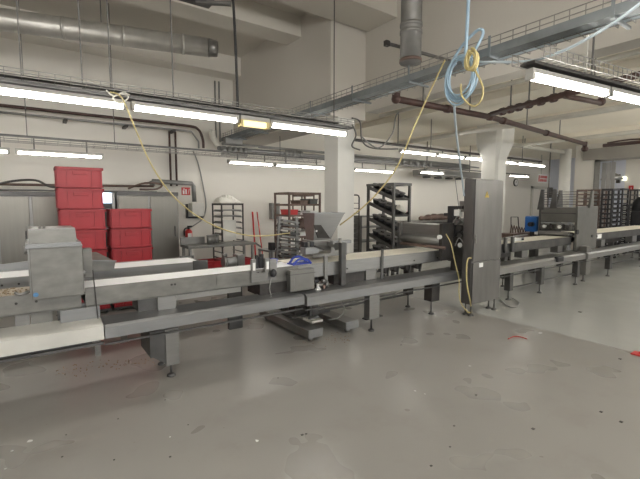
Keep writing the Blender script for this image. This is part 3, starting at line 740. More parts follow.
t = thing('blue_scraper', 'blue plastic piece on far belt edge behind the sensors', 'scraper', (2.1, 4.1, .9))
a = bx(264, 4.05); b = bx(277, 4.05)
MB().box(a, b, 4.04, 4.12, .90, .935, .006).build('blade', 'blue', t)
MB().box(b-.05, b, 4.03, 4.13, .93, .96, .006).build('grip', 'blue', t)
t = thing('blue_tool', 'blue arched plastic guard on the belt in front of funnel machine', 'guard', (2.5, 3.85, .9))
a = at(293, 262, y=3.82).x; b = at(311, 262, y=3.82).x
MB().tube(spline([(a, 3.82, .905), (a+.05, 3.82, .95), (a+.12, 3.82, .965), (b-.05, 3.82, .95), (b, 3.82, .905)], 5), .014, 8).build('front_arch', 'blue', t)
MB().tube(spline([(a+.03, 3.95, .905), (a+.08, 3.95, .96), (a+.15, 3.95, .975), (b-.03, 3.95, .955), (b+.02, 3.95, .905)], 5), .014, 8).build('rear_arch', 'blue', t)
MB().box(a, b, 3.82, 3.95, .903, .915).build('base', 'blue', t)

# ================================================================ FUNNEL DEPOSITOR
t = thing('depositor', 'depositing machine with big steel funnel over belt, on floor rails', 'machine', (2.9, 4.1, 0))
yf = 4.0
X = lambda px, py=240, y=yf: at(px, py, y=y).x
Zp = lambda px, py, y=yf: at(px, py, y=y).z
xl = 2.76; xr = X(343.5); zt = Zp(320, 213.5); xb0 = 2.78; xb1 = X(332)
zb = Zp(310, 241)
f0, f1 = 3.98, 4.24
# funnel: open top shell
m = MB()
lo = [(xb0, f0+.05, zb), (xb1, f0+.05, zb), (xb1, f1-.05, zb), (xb0, f1-.05, zb)]
hi = [(xl, f0, zt), (xr, f0, zt), (xr, f1, zt), (xl, f1, zt)]
a = [m.b.verts.new(p) for p in lo]; b = [m.b.verts.new(p) for p in hi]
m.b.faces.new(a)
for i in range(4): m.b.faces.new((a[i], a[(i+1) % 4], b[(i+1) % 4], b[i]))
fo = m.build('funnel', 'steel_h', t)
sm = fo.modifiers.new('solid', 'SOLIDIFY'); sm.thickness = .006
MB().bar(hi[0], hi[1], .014).bar(hi[1], hi[2], .014).bar(hi[2], hi[3], .014).bar(hi[3], hi[0], .014).build('funnel_rim', 'trough', t)
# dark recessed window on the front
yy = f0-.0
W = [(314, 225), (321, 225), (330, 238), (318, 238)]
MB().prism([at(p, q, y=yy+.005 if q < 230 else yy+.035) for p, q in W], (0, .012, 0)).build('sight_window', 'dark', t)
MB().tube([at(316.5, 231, y=yy+.004), at(316.5, 231, y=yy-.002)], .012, 12).build('badge', 'label', t)
xm0, xm1 = X(303), X(330)
MB().box(xm0+.14, xm1+.05, 4.0, 4.24, .93, zb, .01).build('metering_head', 'steel', t)
MB().tube([(xm0+.08, 4.0, zb-.12), (xm1-.02, 4.0, zb-.12)], .05, 16).build('metering_roller', 'steel', t)
for p in (303, 309): MB().box(X(p)-.03, X(p)+.03, 3.93, 4.0, zb-.12, zb-.0, .008).build('clamp', 'black', t)
MB().box(X(300), X(313), 3.88, 4.0, 1.0, 1.08, .008).build('outlet_block', 'trough', t)
MB().tube([(X(304), 3.9, 1.03), (X(304), 3.9, 1.14)], .012, 8).build('pin', 'steel', t)
MB().bar((X(309), 3.88, 1.09), (X(318), 3.88, 1.04), .02).build('lever', 'dark', t)
MB().box(X(326), X(344), 3.85, 3.92, 1.10, 1.14, .005).build('arm', 'trough', t)
MB().tube([(X(328), 3.84, 1.06), (X(336), 3.84, 1.06)], .035, 12).tube([(X(332), 3.84, 1.06), (X(332), 3.84, 1.17)], .02, 10).build('valve', 'steel', t)
xp0, xp1 = at(340.5, 260, y=3.72).x, at(345, 260, y=3.72).x
MB().box(xp0, xp1, 3.70, 3.76, .62, 1.13, .004).build('front_post', 'steel_d', t)
MB().box(xp0, xp1, 4.38, 4.44, .17, 1.13, .004).build('rear_post', 'steel_d', t)
MB().box(xp0+.01, xp1-.01, 3.74, 4.40, 1.06, 1.12).build('cross_arm', 'steel', t)
# left electrical panel in front of side panel
MB().box(at(289, 285, y=3.72).x, at(313, 285, y=3.72).x, 3.69, 3.77, .635, .87, .006).build('control_box', 'grey_steel', t)
MB().box(at(289, 285, y=3.72).x-.01, at(313, 285, y=3.72).x+.01, 3.685, 3.775, .82, .826).build('box_lip', 'steel_d', t)
MB().tube([(2.29, 3.7, .66), (2.29, 3.7, .80)], .012, 8).build('cable_gland', 'steel', t)
for p, q, mm in ((316, 281, 'black'), (320, 285, 'steel'), (324, 281, 'steel'), (318, 290, 'label')):
    k = at(p, q, y=3.74); MB().tube([(k.x-.03, 3.74, k.z), (k.x+.03, 3.74, k.z)], .022, 10).build('fitting', mm, t)
MB().box(3.0, 3.30, 4.02, 4.16, .93, 1.10, .008).build('gear_housing', 'steel', t)
MB().box(X(313), X(316), 3.76, 3.79, .63, .98, .003).build('side_stay', 'steel', t)
for p_, q_, mm in ((317, 286, 'label'), (326, 284, 'steel'), (323, 287, 'rackbrown')):
    k = at(p_, q_, y=3.76); MB().tube([(k.x, 3.74, k.z-.03), (k.x, 3.74, k.z+.03)], .018, 8).build('fitting', mm, t)
# floor carriage
for a0 in (2.50, 3.05):
    r = MB().box(a0, a0+.20, 3.74, 4.95, .05, .145, .006).build('floor_rail', 'grey_steel', t)
    MB().box(a0, a0+.20, 3.725, 3.74, .055, .15, .004).build('end_plate', 'trough', r)
    for yy in (3.80, 4.85): MB().tube([(a0+.05, yy, .03), (a0+.09, yy, .03)], .03, 12).build('wheel', 'steel', r)
MB().box(2.60, 3.2, 4.25, 4.5, .145, .17, .005).build('carriage_plate', 'steel_d', t)
MB().box(2.68, 2.86, 4.30, 4.46, .17, .42, .006).build('motor_box', 'dark', t)
MB().tube([(2.78, 4.1, .17), (2.78, 4.1, .44)], .012, 8).tube([(2.72, 4.05, .16), (2.86, 4.05, .16)], .035, 10).build('spindle', 'trough', t)
MB().box(2.70, 2.86, 3.95, 4.15, .145, .17).build('base_pad', 'cloth', t)
MB().tube(spline([(2.98, 3.72, .42), (3.03, 3.74, .3), (2.98, 3.8, .2), (2.9, 3.9, .17)], 5), .007, 6).build('cable', 'pipegrey', t)

# ================================================================ SHEETER + black unit
t = thing('roller_unit', 'wide steel roller unit mounted across belt left of the control cabinet', 'machine', (4.8, 4.0, .9))
xs = 4.75
def yx(px, x=xs): return at(px, 230, x=x).y
ya, yb_ = yx(402), yx(441)
zlo, zhi = at(420, 245, x=xs).z, at(420, 223.5, x=xs).z
MB().box(xs, xs+.2, yb_, ya, zlo+.1, zhi, .02).build('cover', 'steel', t)
MB().tube([(xs+.02, yb_, zlo+.09), (xs+.02, ya, zlo+.09)], .075, 24).build('roller', 'steel', t)
MB().box(xs-.0, xs+.02, yb_, ya, zlo+.125, zlo+.14).build('blue_scraper_strip', 'motorblue', t)
MB().box(xs-.06, xs+.22, ya, ya+.04, .78, zhi+.0, .006).build('end_frame', 'steel_d', t)
MB().box(xs-.04, xs+.22, yb_-.06, yb_, .78, zhi+.02, .006).build('end_frame', 'dark', t)
k = at(440, 237, x=xs-.05); MB().tube([(xs-.08, k.y, k.z), (xs-.03, k.y, k.z)], .03, 14).build('white_knob', 'label', t)
MB().tube([(xs-.03, yb_-.1, zlo+.0), (xs-.03, ya, zlo+.0)], .025, 12).build('lower_roller', 'rackbrown', t)
MB().box(xs-.05, xs-.01, ya-.02, ya+.02, zlo, zhi+.02).build('upright', 'steel', t)
t = thing('drive_unit', 'black drive and pneumatics unit standing between roller unit and cabinet', 'machine', (5.1, 3.75, .62))
xs = 5.02
P = lambda px, py, x=5.02: at(px, py, x=x)
a = P(448.5, 206); b = P(454, 238)
MB().box(5.0, 5.10, b.y, a.y, b.z, a.z, .006).build('column', 'black', t)
a = P(454, 206); b = P(463, 209); MB().box(5.0, 5.10, b.y, a.y, b.z, a.z).build('top_arm', 'black', t)
a = P(444.5, 213); b = P(448.5, 216); MB().box(5.0, 5.08, b.y, a.y, b.z, a.z, .004).build('side_lug', 'black', t)
a = P(455, 209.5); b = P(460, 216); MB().box(5.0, 5.08, b.y, a.y, b.z, a.z).build('gauge_plate', 'label', t)
a = P(459, 201); b = P(463, 212); MB().box(5.03, 5.12, b.y, a.y, b.z, a.z, .006).build('valve_block', 'steel', t)
a = P(450, 236); b = P(466, 262); MB().box(5.05, 5.25, b.y+.0, a.y, .60, a.z, .006).build('lower_body', 'steel_d', t)
for k, (px, py, mm) in enumerate(((457, 222, 'steel'), (460, 228, 'dark'), (456, 232, 'black'), (461, 235, 'steel_d'), (457, 240, 'dark'))):
    p = P(px, py); MB().tube([(4.98, p.y, p.z), (5.12, p.y, p.z)], .045, 12).build('cylinder', mm, t)
p = P(461, 245); MB().tube([(4.99, p.y, p.z), (5.0, p.y, p.z)], .035, 14).build('label_disc', 'label', t)
for k, pts in enumerate((((452, 240), (458, 232), (464, 236)), ((455, 246), (459, 238), (464, 244)), ((452, 225), (458, 216), (463, 222)))):
    MB().tube(spline([at(a, b, x=4.96) for a, b in pts], 6), .008, 6).build('hose', 'pipegrey' if k else 'black', t)
p0 = at(455, 201, x=5.1); p1 = at(453, 178, x=5.1)
MB().bar((5.06, P(457, 206).y, P(457, 206).z), (5.06, P(453, 176).y, P(453, 176).z), .006).build('antenna_rod', 'rod', t)
# yellow cables in front
q = [at(446, 234, x=4.7), at(451, 244, x=4.7), at(455, 262, x=4.75), at(459, 280, x=4.8), at(459, 292, x=4.82), at(461, 303, x=4.85), at(468, 312, x=4.9), at(472, 312, z=.012)]
tag(MB().tube(spline(q, 6), .0065, 8).build('yellow_cable', 'yellow'), 'yellow cable from roller unit down to floor beside the cabinet', 'cable')
q = [at(471, 258, y=3.26), at(468, 259, y=3.24), at(466.5, 268, y=3.24), at(467, 285, y=3.24), at(470, 300, y=3.24), at(471, 311, z=.012), at(467, 313, z=.012)]
tag(MB().tube(spline(q, 6), .010, 8).build('yellow_cable', 'yellow'), 'thick pale yellow cable leaving the cabinet front edge to the floor', 'cable')

# ================================================================ CONTROL CABINET
t = thing('control_cabinet', 'tall dark stainless control cabinet standing on thin feet before line', 'cabinet', (5.33, 3.4, 0))
cx0 = at(473, 250, y=3.3).x; cx1 = at(501, 250, y=3.3).x; z0, z1 = .17, 1.925
MB().box(cx0, cx1, 3.32, 3.47, z0, z1, .01).build('body', 'cabsteel', t)
zs = at(490, 260, y=3.3).z
d = MB().box(cx0+.01, cx1-.005, 3.295, 3.32, zs+.01, z1-.005, .006).build('upper_door', 'cabsteel', t)
MB().box(cx0+.01, cx1-.005, 3.295, 3.32, z0+.005, zs-.01, .006).build('lower_door', 'cabsteel', t)
k = at(487, 195, y=3.295)
MB().prism([(k.x-.05, 3.2945, k.z-.035), (k.x+.05, 3.2945, k.z-.035), (k.x, 3.2945, k.z+.05)], (0, -.003, 0)).build('warning_sticker', 'warn', d)
MB().prism([(k.x-.006, 3.291, k.z-.012), (k.x+.008, 3.291, k.z+.005), (k.x+.004, 3.291, k.z+.03), (k.x-.008, 3.291, k.z+.008)], (0, -.001, 0)).build('warning_bolt', 'black', d)
k = at(481, 265, y=3.295); MB().box(k.x-.045, k.x+.045, 3.291, 3.295, k.z-.03, k.z+.03).build('label_plate', 'label', t)
MB().tube([(cx0+.03, 3.29, 1.1), (cx0+.03, 3.275, 1.1)], .018, 12).box(cx0+.022, cx0+.038, 3.272, 3.28, 1.04, 1.16).build('handle', 'steel', d)
for x, y in ((cx0+.06, 3.34), (cx1-.06, 3.34), (cx0+.06, 3.43), (cx1-.06, 3.43)):
    foot(t, x, y, z0-.01)
k = at(508, 314-3, z=.01)
q = [at(500, 299, z=.012), at(508, 306, z=.012), at(516, 307, z=.012), at(519, 302, z=.012), at(512, 298, z=.012)]
tag(MB().tube(spline(q, 6), .008, 6).build('floor_cable', 'pipegrey'), 'thin grey cable curling on the floor right of the cabinet', 'cable')
# guide frame right of the cabinet
t = thing('belt_side_guide', 'small steel side guide on belt just right of the cabinet', 'guide', (6.2, 3.8, .9))
a = at(504, 234, y=3.72); b = at(506.5, 248, y=3.72)
for px in (505, 512):
    x = at(px, 240, y=3.72).x; MB().box(x-.03, x+.03, 3.69, 3.73, .76, 1.02, .004).build('post', 'steel_d', t)
x0 = at(501, 240, y=3.72).x; x1 = at(532, 240, y=3.85).x
MB().bar((x0, 3.72, 1.0), (x1, 3.95, 1.0), .025).build('rail', 'steel', t)
MB().box(at(512, 238, y=3.9).x, at(521, 238, y=3.9).x, 3.86, 4.1, .905, .955, .004).build('white_block', 'label', t)
MB().bar((at(520, 240, y=3.85).x, 3.8, .94), (at(528, 240, y=3.85).x, 3.95, .94), .04, .03).build('clamp', 'black', t)
# chain/wire basket machine behind belt and blue motor
t = thing('wire_rack', 'small dark wire rack with bent handle behind belt left of motor', 'wire rack', (8.8, 5.0, .8))
Yk = 4.9
def K(px, py): return at(px, py, y=Yk)
m = MB().tube([K(511, 233), K(511, 217), K(518, 217), K(519, 233)], .012, 6); m.build('handle', 'dark', t)
for k in range(6):
    m = MB().tube(spline([K(510+k*2.6, 234), K(511.5+k*2.6, 225+k*.6), K(513+k*2.6, 234)], 4), .013, 6); m.build('loop', 'rackbrown', t)
a = K(509, 237); b = K(529, 231)
MB().box(a.x, b.x, Yk-.1, Yk+.25, a.z-.05, b.z-.02, .01).build('base', 'rackbrown', t)
for xx in (a.x+.08, b.x-.08): MB().box(xx-.03, xx+.03, Yk, Yk+.08, 0, a.z-.05).build('leg', 'steel_d', t)
t = thing('blue_motor', 'bright blue motor housing beside the comb machine', 'motor', (9.2, 4.6, .9))
Yk = 4.62
a = K(532, 232); b = K(540, 216)
MB().box(a.x, b.x, Yk-.1, Yk+.18, a.z, b.z, .03).build('housing', 'motorblue', t)
MB().tube([(a.x-.12, Yk, (a.z+b.z)/2), (a.x, Yk, (a.z+b.z)/2)], .05, 16).build('shaft_cover', 'black', t)
MB().box(a.x-.1, a.x+.3, Yk-.25, Yk-.1, .905, .96, .006).build('terminal_cover', 'label', t)
MB().box(a.x+.1, b.x-.1, Yk-.05, Yk+.1, 0, a.z).build('stand', 'steel_d', t)

# ================================================================ COMB MACHINE (right)
XM = 9.0
t = thing('comb_machine', 'tall grey machine with tapered uprights and wire rails over right belt', 'machine', (9.4, 4.0, 0))
yA = at(541, 215, x=XM).y; yB = at(577, 215, x=XM).y; xE = at(597, 215, y=yB).x
zt = at(560, 207.5, x=XM).z; zm = at(560, 222, x=XM).z
MB().box(XM, XM+.05, yB, yA, zm, zt, .01).build('front_panel', 'grey_steel', t)
MB().box(XM-.03, XM, yB+.02, yA-.02, zt-.13, zt-.11).build('panel_lip', 'steel_d', t)
MB().box(XM+.05, xE-.05, yB+.05, yA, zt-.05, zt).build('top_cover', 'grey_steel', t)
MB().box(XM, xE, yB-.02, yB+.03, .62, zt+.03, .01).build('side_plate', 'grey_steel', t)
MB().box(XM, xE, yA, yA+.05, .62, zt, .01).build('side_plate', 'steel_d', t)
MB().tube([(XM+.05, yB+.05, zm-.12), (XM+.05, yA, zm-.12)], .06, 16).build('roller', 'grey_steel', t)
MB().tube([(XM+.0, yB+.05, zm-.25), (XM+.0, yA, zm-.25)], .045, 16).build('roller', 'steel_d', t)
MB().box(XM-.12, XM-.02, yB+.1, yA-.02, .93, 1.0, .01).build('guide_lip', 'steel_h', t)
MB().tube([(XM-.03, yB+.04, zm-.03), (XM-.03, yA-.03, zm-.03)], .022, 10).build('shaft', 'trough', t)
for k in range(5):
    y = yB+.1+k*(yA-yB-.2)/4
    MB().box(XM-.05, XM, y-.02, y+.02, zm-.16, zm-.02, .004).build('holder', 'dark' if k % 2 else 'grey_steel', t)
for k in range(4):
    y = yB+.15+k*(yA-yB-.25)/3
    MB().tube([(XM-.06, y, zm-.10), (XM+.0, y, zm-.10)], .035, 10).build('nozzle', 'label' if k % 2 else 'steel_d', t)
def fin(p, wdir, h, w=.16, wt=.06, th=.04):
    p = Vector(p); d = Vector(wdir); n = Vector((d.y, -d.x, 0))*th
    return MB().prism([p-d*w, p+d*w*.5, p+d*wt*.5+Vector((0, 0, h)), p-d*wt*.5+Vector((0, 0, h))], n)
zt2 = 1.88
fin((XM, yA-.02, zt-.05), (0, -1, 0), zt2-zt+.05, .09, .06).build('upright', 'steel_d', t)
fin((XM, at(553, 215, x=XM).y-.03, zt-.02), (0, -1, 0), zt2-zt+.02, .09, .06).build('upright', 'steel_d', t)
fin((at(589, 210, y=yB).x, yB-.02, zt), (1, 0, 0), zt2-zt-.03, .12, .06).build('upright', 'grey_steel', t)
fin((xE-.05, yA+.05, zt), (1, 0, 0), zt2-zt, .2, .08).build('upright', 'steel_d', t)
for k in range(6):
    z = zt2-.06-k*(zt2-zt-.1)/5.5
    MB().bar((XM-.01, yA, z), (XM-.01, yB, z), .012).build('wire_rail', 'rod', t)
MB().bar((XM-.01, yB, zt2-.06), (xE, yB, zt2-.08), .014).bar((XM-.01, yB, zt2-.2), (xE, yB, zt2-.22), .010).build('side_rail', 'rod', t)
k = at(577, 232, y=yB-.03); MB().tube([(k.x, yB-.05, k.z), (k.x, yB-.02, k.z)], .05, 14).build('hand_knob', 'black', t)
k = at(592, 236, y=yB-.03); MB().tube([(k.x, yB-.04, k.z), (k.x, yB-.02, k.z)], .03, 12).build('hand_knob', 'black', t)
l = MB().box(XM+.05, XM+.25, yB-.20, yB-.06, .14, .72, .006).build('leg', 'grey_steel', t); foot(t, XM+.12, yB-.13, .14, l)
l = MB().box(xE-.15, xE-.02, yA-.1, yA, .14, .7, .006).build('leg', 'steel_d', t); foot(t, xE-.08, yA-.05, .14, l)

# ================================================================ BACK WALL EQUIPMENT
def cabinet_bank(xs_, y, z1, label, doors):
    x0, x1 = xs_[0], xs_[-1]
    t = thing('steel_cabinet', label, 'cabinet', ((x0+x1)/2, y+.3, 0))
    MB().box(x0, x1, y+.03, y+.9, .1, z1, .01).build('body', 'steel', t)
    MB().box(x0, x1, y-.005, y+.03, z1-.07, z1, .004).build('top_rail', 'steel_d', t)
    for a, b in zip(xs_[:-1], xs_[1:]):
        d = MB().box(a+.02, b-.02, y, y+.03, .12, z1-.08, .006).build('door', 'steel_door', t)
        MB().box(b-.09, b-.07, y-.03, y, .95, 1.15, .004).build('handle', 'steel_d', d)
    MB().box(x0+.02, x1-.02, y+.05, y+.88, 0, .1).build('plinth', 'dark', t)
    return t
X8 = lambda px: at(px, 220, y=8.0).x
cabinet_bank([-3.4, -2.4, -1.35, X8(-3), X8(31.5), X8(56)+.1], 8.0, 1.775, 'long brushed steel cabinet at left behind the tallest red stack', 3)
cabinet_bank([X8(118), X8(150), X8(179)], 8.0, 1.80, 'brushed steel cabinet right of the shorter red crate stack', 2)
# gap unit with lit glass between cabinets
t = thing('glass_door_unit', 'narrow dark unit with brightly lit glass between the two cabinets', 'cabinet', (.9, 8.3, 0))
a0, b0 = X8(56)+.13, X8(116)
MB().box(a0, b0, 8.1, 8.8, 0, 1.70, .01).build('body', 'dark', t)
p = at(105, 203, y=8.08); q = at(112.5, 194, y=8.08)
MB().box(p.x-.1, q.x, 8.075, 8.1, p.z, q.z+.02).build('lit_glass', 'winlit', t)
MB().box(X8(113.2), X8(116), 8.04, 8.12, 0, 1.77).build('post', 'steel', t)
# clutter on cabinets
t = thing('pipe_run', 'brown pipe and hoses lying along the cabinet tops', 'pipe', (0, 8.3, 1.8))
MB().tube([(-4, 8.45, 1.90), (.2, 8.45, 1.90), (2.0, 8.45, 1.92)], .022, 8).build('pipe', 'rackbrown', t)
MB().tube(spline([(-.5, 8.3, 1.86), (-.2, 8.3, 1.95), (.1, 8.3, 1.97), (.3, 8.3, 1.87), (.6, 8.35, 1.85)], 5), .02, 6).build('hose', 'dark', t)
MB().tube(spline([(1.5, 8.25, 1.86), (1.8, 8.25, 1.97), (2.1, 8.25, 1.95), (2.0, 8.25, 1.86), (1.7, 8.25, 1.85)], 5), .02, 6).build('hose', 'rackbrown', t)
MB().box(-4, 2.0, 8.2, 8.7, 1.80, 1.815).build('shelf', 'steel_d', t)
a = at(152, 181, y=8.6); b = at(192, 183, y=8.6)
t = thing('drain_pipe', 'grey bent pipe over cabinet end leading to the wall box', 'pipe', (b.x, 8.6, 1.7))
MB().tube([(a.x, 8.6, a.z-.1), (a.x, 8.6, a.z)], .05, 10).tube([(a.x, 8.6, a.z), (b.x, 8.6, a.z-.03), (b.x+.03, 8.6, a.z-.08), (b.x+.04, 8.6, 1.62)], .045, 10).build('pipe', 'pipegrey', t)
MB().box(b.x+.0, b.x+.26, 8.62, 8.88, at(197, 216, y=8.6).z, at(197, 203, y=8.6).z, .01).build('junction_box', 'cream_panel', t)
# sign
a = at(182, 195, y=8.97); b = at(190, 187.5, y=8.97)
t = thing('fire_sign', 'small red safety sign with white symbols right of the steel cabinet', 'sign', ((a.x+b.x)/2, 8.98, a.z))
MB().box(a.x, b.x, 8.97, 9.0, a.z, b.z).build('plate', 'signred', t)
w = b.x-a.x; h = b.z-a.z
m = MB().box(a.x+.10*w, a.x+.30*w, 8.964, 8.97, a.z+.12*h, a.z+.62*h).box(a.x+.14*w, a.x+.34*w, 8.964, 8.97, a.z+.70*h, a.z+.84*h)
m.box(a.x+.42*w, a.x+.58*w, 8.964, 8.97, a.z+.12*h, a.z+.75*h).bar((a.x+.74*w, 8.967, a.z+.15*h), (a.x+.88*w, 8.967, a.z+.8*h), .02, .006)
m.build('symbols', 'signwhite', t)
# black bracket frame
a = at(186, 204, y=8.95); b = at(202, 217, y=8.95)
t = thing('wall_bracket', 'black angle bracket on the wall below the red sign', 'bracket', (a.x, 8.95, b.z))
MB().box(a.x, a.x+.03, 8.9, 9.0, b.z, a.z).build('upright', 'black', t)
MB().box(a.x, b.x, 8.9, 9.0, b.z-.02, b.z+.015).build('arm', 'black', t)
# hanging cable on wall
q = [at(193, 151, y=8.95), at(198, 163, y=8.95), at(203, 185, y=8.95), at(206, 205, y=8.95), at(203, 218, y=8.95), at(196, 224, y=8.95), at(188, 229, y=8.9)]
tag(MB().tube(spline(q, 6), .014, 6).build('wall_cable', 'pipegrey'), 'grey cable curving down wall to the fire extinguisher', 'cable')
# extinguisher
p = at(189, 235, y=8.8)
t = thing('fire_extinguisher', 'red fire extinguisher with white label hanging on the wall', 'fire extinguisher', (p.x, 8.8, .83))
zb_ = at(189, 240, y=8.8).z; zh = at(189, 229, y=8.8).z
MB().tube([(p.x, 8.82, zb_), (p.x, 8.82, zb_+.02), (p.x, 8.82, zh-.05), (p.x, 8.82, zh)], [.06, .075, .075, .03], 20).build('cylinder', 'redp', t)
MB().tube([(p.x, 8.82, zh), (p.x, 8.82, zh+.05)], .025, 10).box(p.x-.02, p.x+.07, 8.8, 8.84, zh+.04, zh+.07).build('valve', 'black', t)
MB().tube(spline([(p.x, 8.8, zh+.03), (p.x-.10, 8.78, zh), (p.x-.11, 8.78, zb_+.1)], 5), .012, 8).build('hose', 'black', t)
MB().box(p.x-.04, p.x+.04, 8.738, 8.748, zb_+.05, zh-.09).build('label_plate', 'label', t)
MB().box(p.x-.03, p.x+.03, 8.89, 9.0, zb_+.05, zh-.05).build('wall_mount', 'dark', t)

# sink table
t = thing('steel_table', 'stainless work table with upstand against the back, pots on it', 'table', (2.9, 7.3, 0))
tx0, tx1 = 2.2, 3.50
ztab = at(215, 244, y=7.15).z
MB().box(tx0, tx1, 7.05, 7.5, ztab-.05, ztab, .006).build('tabletop', 'grey_steel', t)
MB().box(tx0, tx0+.45, 7.46, 7.5, ztab, ztab+.12).build('upstand', 'steel', t)
MB().bar((tx1, 7.06, ztab-.02), (tx1+.12, 7.06, ztab-.10), .03).build('drain_lip', 'steel_d', t)
for x in (tx0+.05, tx1-.05):
    for y in (7.09, 7.46): MB().box(x-.02, x+.02, y-.02, y+.02, 0, ztab-.05).build('leg', 'steel', t)
MB().box(tx0+.05, tx1-.05, 7.09, 7.48, .22, .25).build('lower_shelf', 'steel_d', t)
for k, (px, l) in enumerate(((209.5, 'left steel pot on the table'), (214, 'middle steel pot on the table'), (218.5, 'right steel pot on the table'))):
    p = at(px, 240, y=7.25)
    t = thing('steel_pot', ['steel pot on work table nearest the fire extinguisher', 'steel pot on work table between the other two', 'steel pot on work table nearest the cloth topped rack'][k], 'pot', (p.x, 7.25+.05*k, ztab), 'pots on the table')
    yy = 7.25+.05*k
    MB().tube([(p.x, yy, ztab), (p.x, yy, ztab+.15)], .05, 18).build('body', 'steel', t)
    MB().tube([(p.x, yy, ztab+.15), (p.x, yy, ztab+.16)], .055, 18).build('rim', 'trough', t)
# crate maker
def crate(x0, y0, z0, label, group, L_=.575, W_=.40, Hh=.285, name='stacking_crate'):
    t = thing(name, label, 'crate', (x0+L_/2, y0+W_/2, z0), group)
    x1, y1, z1 = x0+L_, y0+W_, z0+Hh; e = .022; th = .012
    m = MB()
    m.box(x0+e, x1-e, y0+e, y1-e, z0, z0+th)
    m.box(x0+e, x1-e, y0+e, y0+e+th, z0, z1-.02).box(x0+e, x1-e, y1-e-th, y1-e, z0, z1-.02)
    m.box(x0+e, x0+e+th, y0+e, y1-e, z0, z1-.02).box(x1-e-th, x1-e, y0+e, y1-e, z0, z1-.02)
    m.build('shell', 'red', t)
    m = MB()
    for a, b in ((x0, x0+e+th), (x1-e-th, x1)): m.box(a, b, y0, y1, z1-.035, z1)
    for a, b in ((y0, y0+e+th), (y1-e-th, y1)): m.box(x0, x1, a, b, z1-.035, z1)
    m.build('rim', 'red', t)
    m = MB()
    for x in (x0+.02, x0+.13, x1-.13-.02, x1-.04): m.box(x, x+.02, y0+.005, y0+e, z0+.02, z1-.03)
    for y in (y0+.05, y0+W_/2, y1-.07): m.box(x0+.005, x0+e, y, y+.02, z0+.02, z1-.03)
    m.box(x0+.005, x1-.005, y0+.008, y0+e+.002, z0+.012, z0+.03).box(x0+.008, x0+e+.002, y0+.01, y1-.02, z0+.012, z0+.03)
    m.build('ribs', 'red', t)
    m = MB().box(x0+.20, x1-.20, y0+.008, y0+.02, z1-.10, z1-.05, .004); m.build('handle', 'red', t)
    return t
names = ['bottom', 'second lowest', 'third lowest', 'middle', 'third from top', 'second from top', 'topmost']
def dolly(x0, y0, label):
    t = thing('crate_dolly', label, 'dolly', (x0+.28, y0+.2, 0))
    MB().box(x0, x0+.57, y0, y0+.4, .035, .06).build('frame', 'steel_d', t)
    for a in (.06, .5):
        for b in (.05, .34): MB().tube([(x0+a, y0+b, .02), (x0+a+.03, y0+b, .02)], .02, 12).build('wheel', 'foot', t)
dolly(.32, 6.5, 'wheeled dolly under the tall stack of red crates')
dolly(.93, 6.5, 'wheeled dolly under the shorter stack of red crates')
src = crate(.318, 6.5, .06, 'red crate at bottom of the taller stack', 'red crates of the taller stack')
for k in range(1, 7):
    c = copy_tree(src, None, (random.uniform(-.006, .006)-(.004*k), random.uniform(-.01, .01), .29*k))
    c['label'] = 'red crate, %s of the taller stack of seven' % names[k]
n2 = ['bottom', 'second from bottom', 'middle', 'second from top', 'topmost']
for k in range(5):
    c = copy_tree(src, None, (.925-.318+random.uniform(-.006, .006), random.uniform(-.01, .01), .29*k))
    c['label'] = 'red crate, %s of the shorter stack of five' % n2[k]; c['group'] = 'red crates of the shorter stack'
src['label'] = 'red crate, bottom of the taller stack of seven'
# red bins under/near table
c = copy_tree(src, None, (2.28-.318, .60, .19)); c['label'] = 'red crate on the shelf under the steel table, on the left'; c['group'] = 'red crates under the table'
c = copy_tree(src, None, (2.87-.318, .60, .19)); c['label'] = 'red crate on the shelf under the steel table, on the right'; c['group'] = 'red crates under the table'

# racks
def rack(x0, x1, y0, y1, h, n, label, m_post='rackbrown', name='bakery_rack', pw=.035, z0=.12, rail=False, shelf_m=None, group=None, cat='rack'):
    t = thing(name, label, cat, ((x0+x1)/2, (y0+y1)/2, 0), group)
    for x in (x0, x1):
        for y in (y0, y1):
            q = MB().box(x-pw/2, x+pw/2, y-pw/2, y+pw/2, .08, h).build('post', m_post, t)
            MB().tube([(x-.015, y, .04), (x+.015, y, .04)], .04, 12).build('caster', 'foot', q)
    MB().box(x0-pw/2, x1+pw/2, y0-pw/2, y0+pw/2, h-.01, h+pw).box(x0-pw/2, x1+pw/2, y1-pw/2, y1+pw/2, h-.01, h+pw).box(x0-pw/2, x0+pw/2, y0, y1, h-.01, h+pw).box(x1-pw/2, x1+pw/2, y0, y1, h-.01, h+pw).build('top_frame', m_post, t)
    for k in range(n):
        z = z0+(h-z0-.02)*k/n
        if rail:
            m = MB().box(x0, x0+.03, y0, y1, z, z+.015).box(x1-.03, x1, y0, y1, z, z+.015)
        else:
            m = MB().box(x0, x1, y0-.01, y0+.012, z, z+.04).box(x0, x1, y1-.012, y1+.01, z, z+.04).box(x0-.01, x0+.012, y0, y1, z, z+.04).box(x1-.012, x1+.01, y0, y1, z, z+.04).box(x0, x1, y0, y1, z, z+.008)
        m.build('tray_rail' if rail else 'shelf', shelf_m or m_post, t)
    return t
rack(4.126, 4.86, 6.82, 7.38, 1.77, 7, 'brown rack with wide shelves left of the square column', z0=.25)
sh = [.25+(1.77-.27)*k/7 for k in range(7)]
src2 = None
cols = [('white plastic tub', 'label'), ('brown baking tray stack', 'rackbrown'), ('grey baking tin', 'steel_d'), ('small red tub', 'redp')]
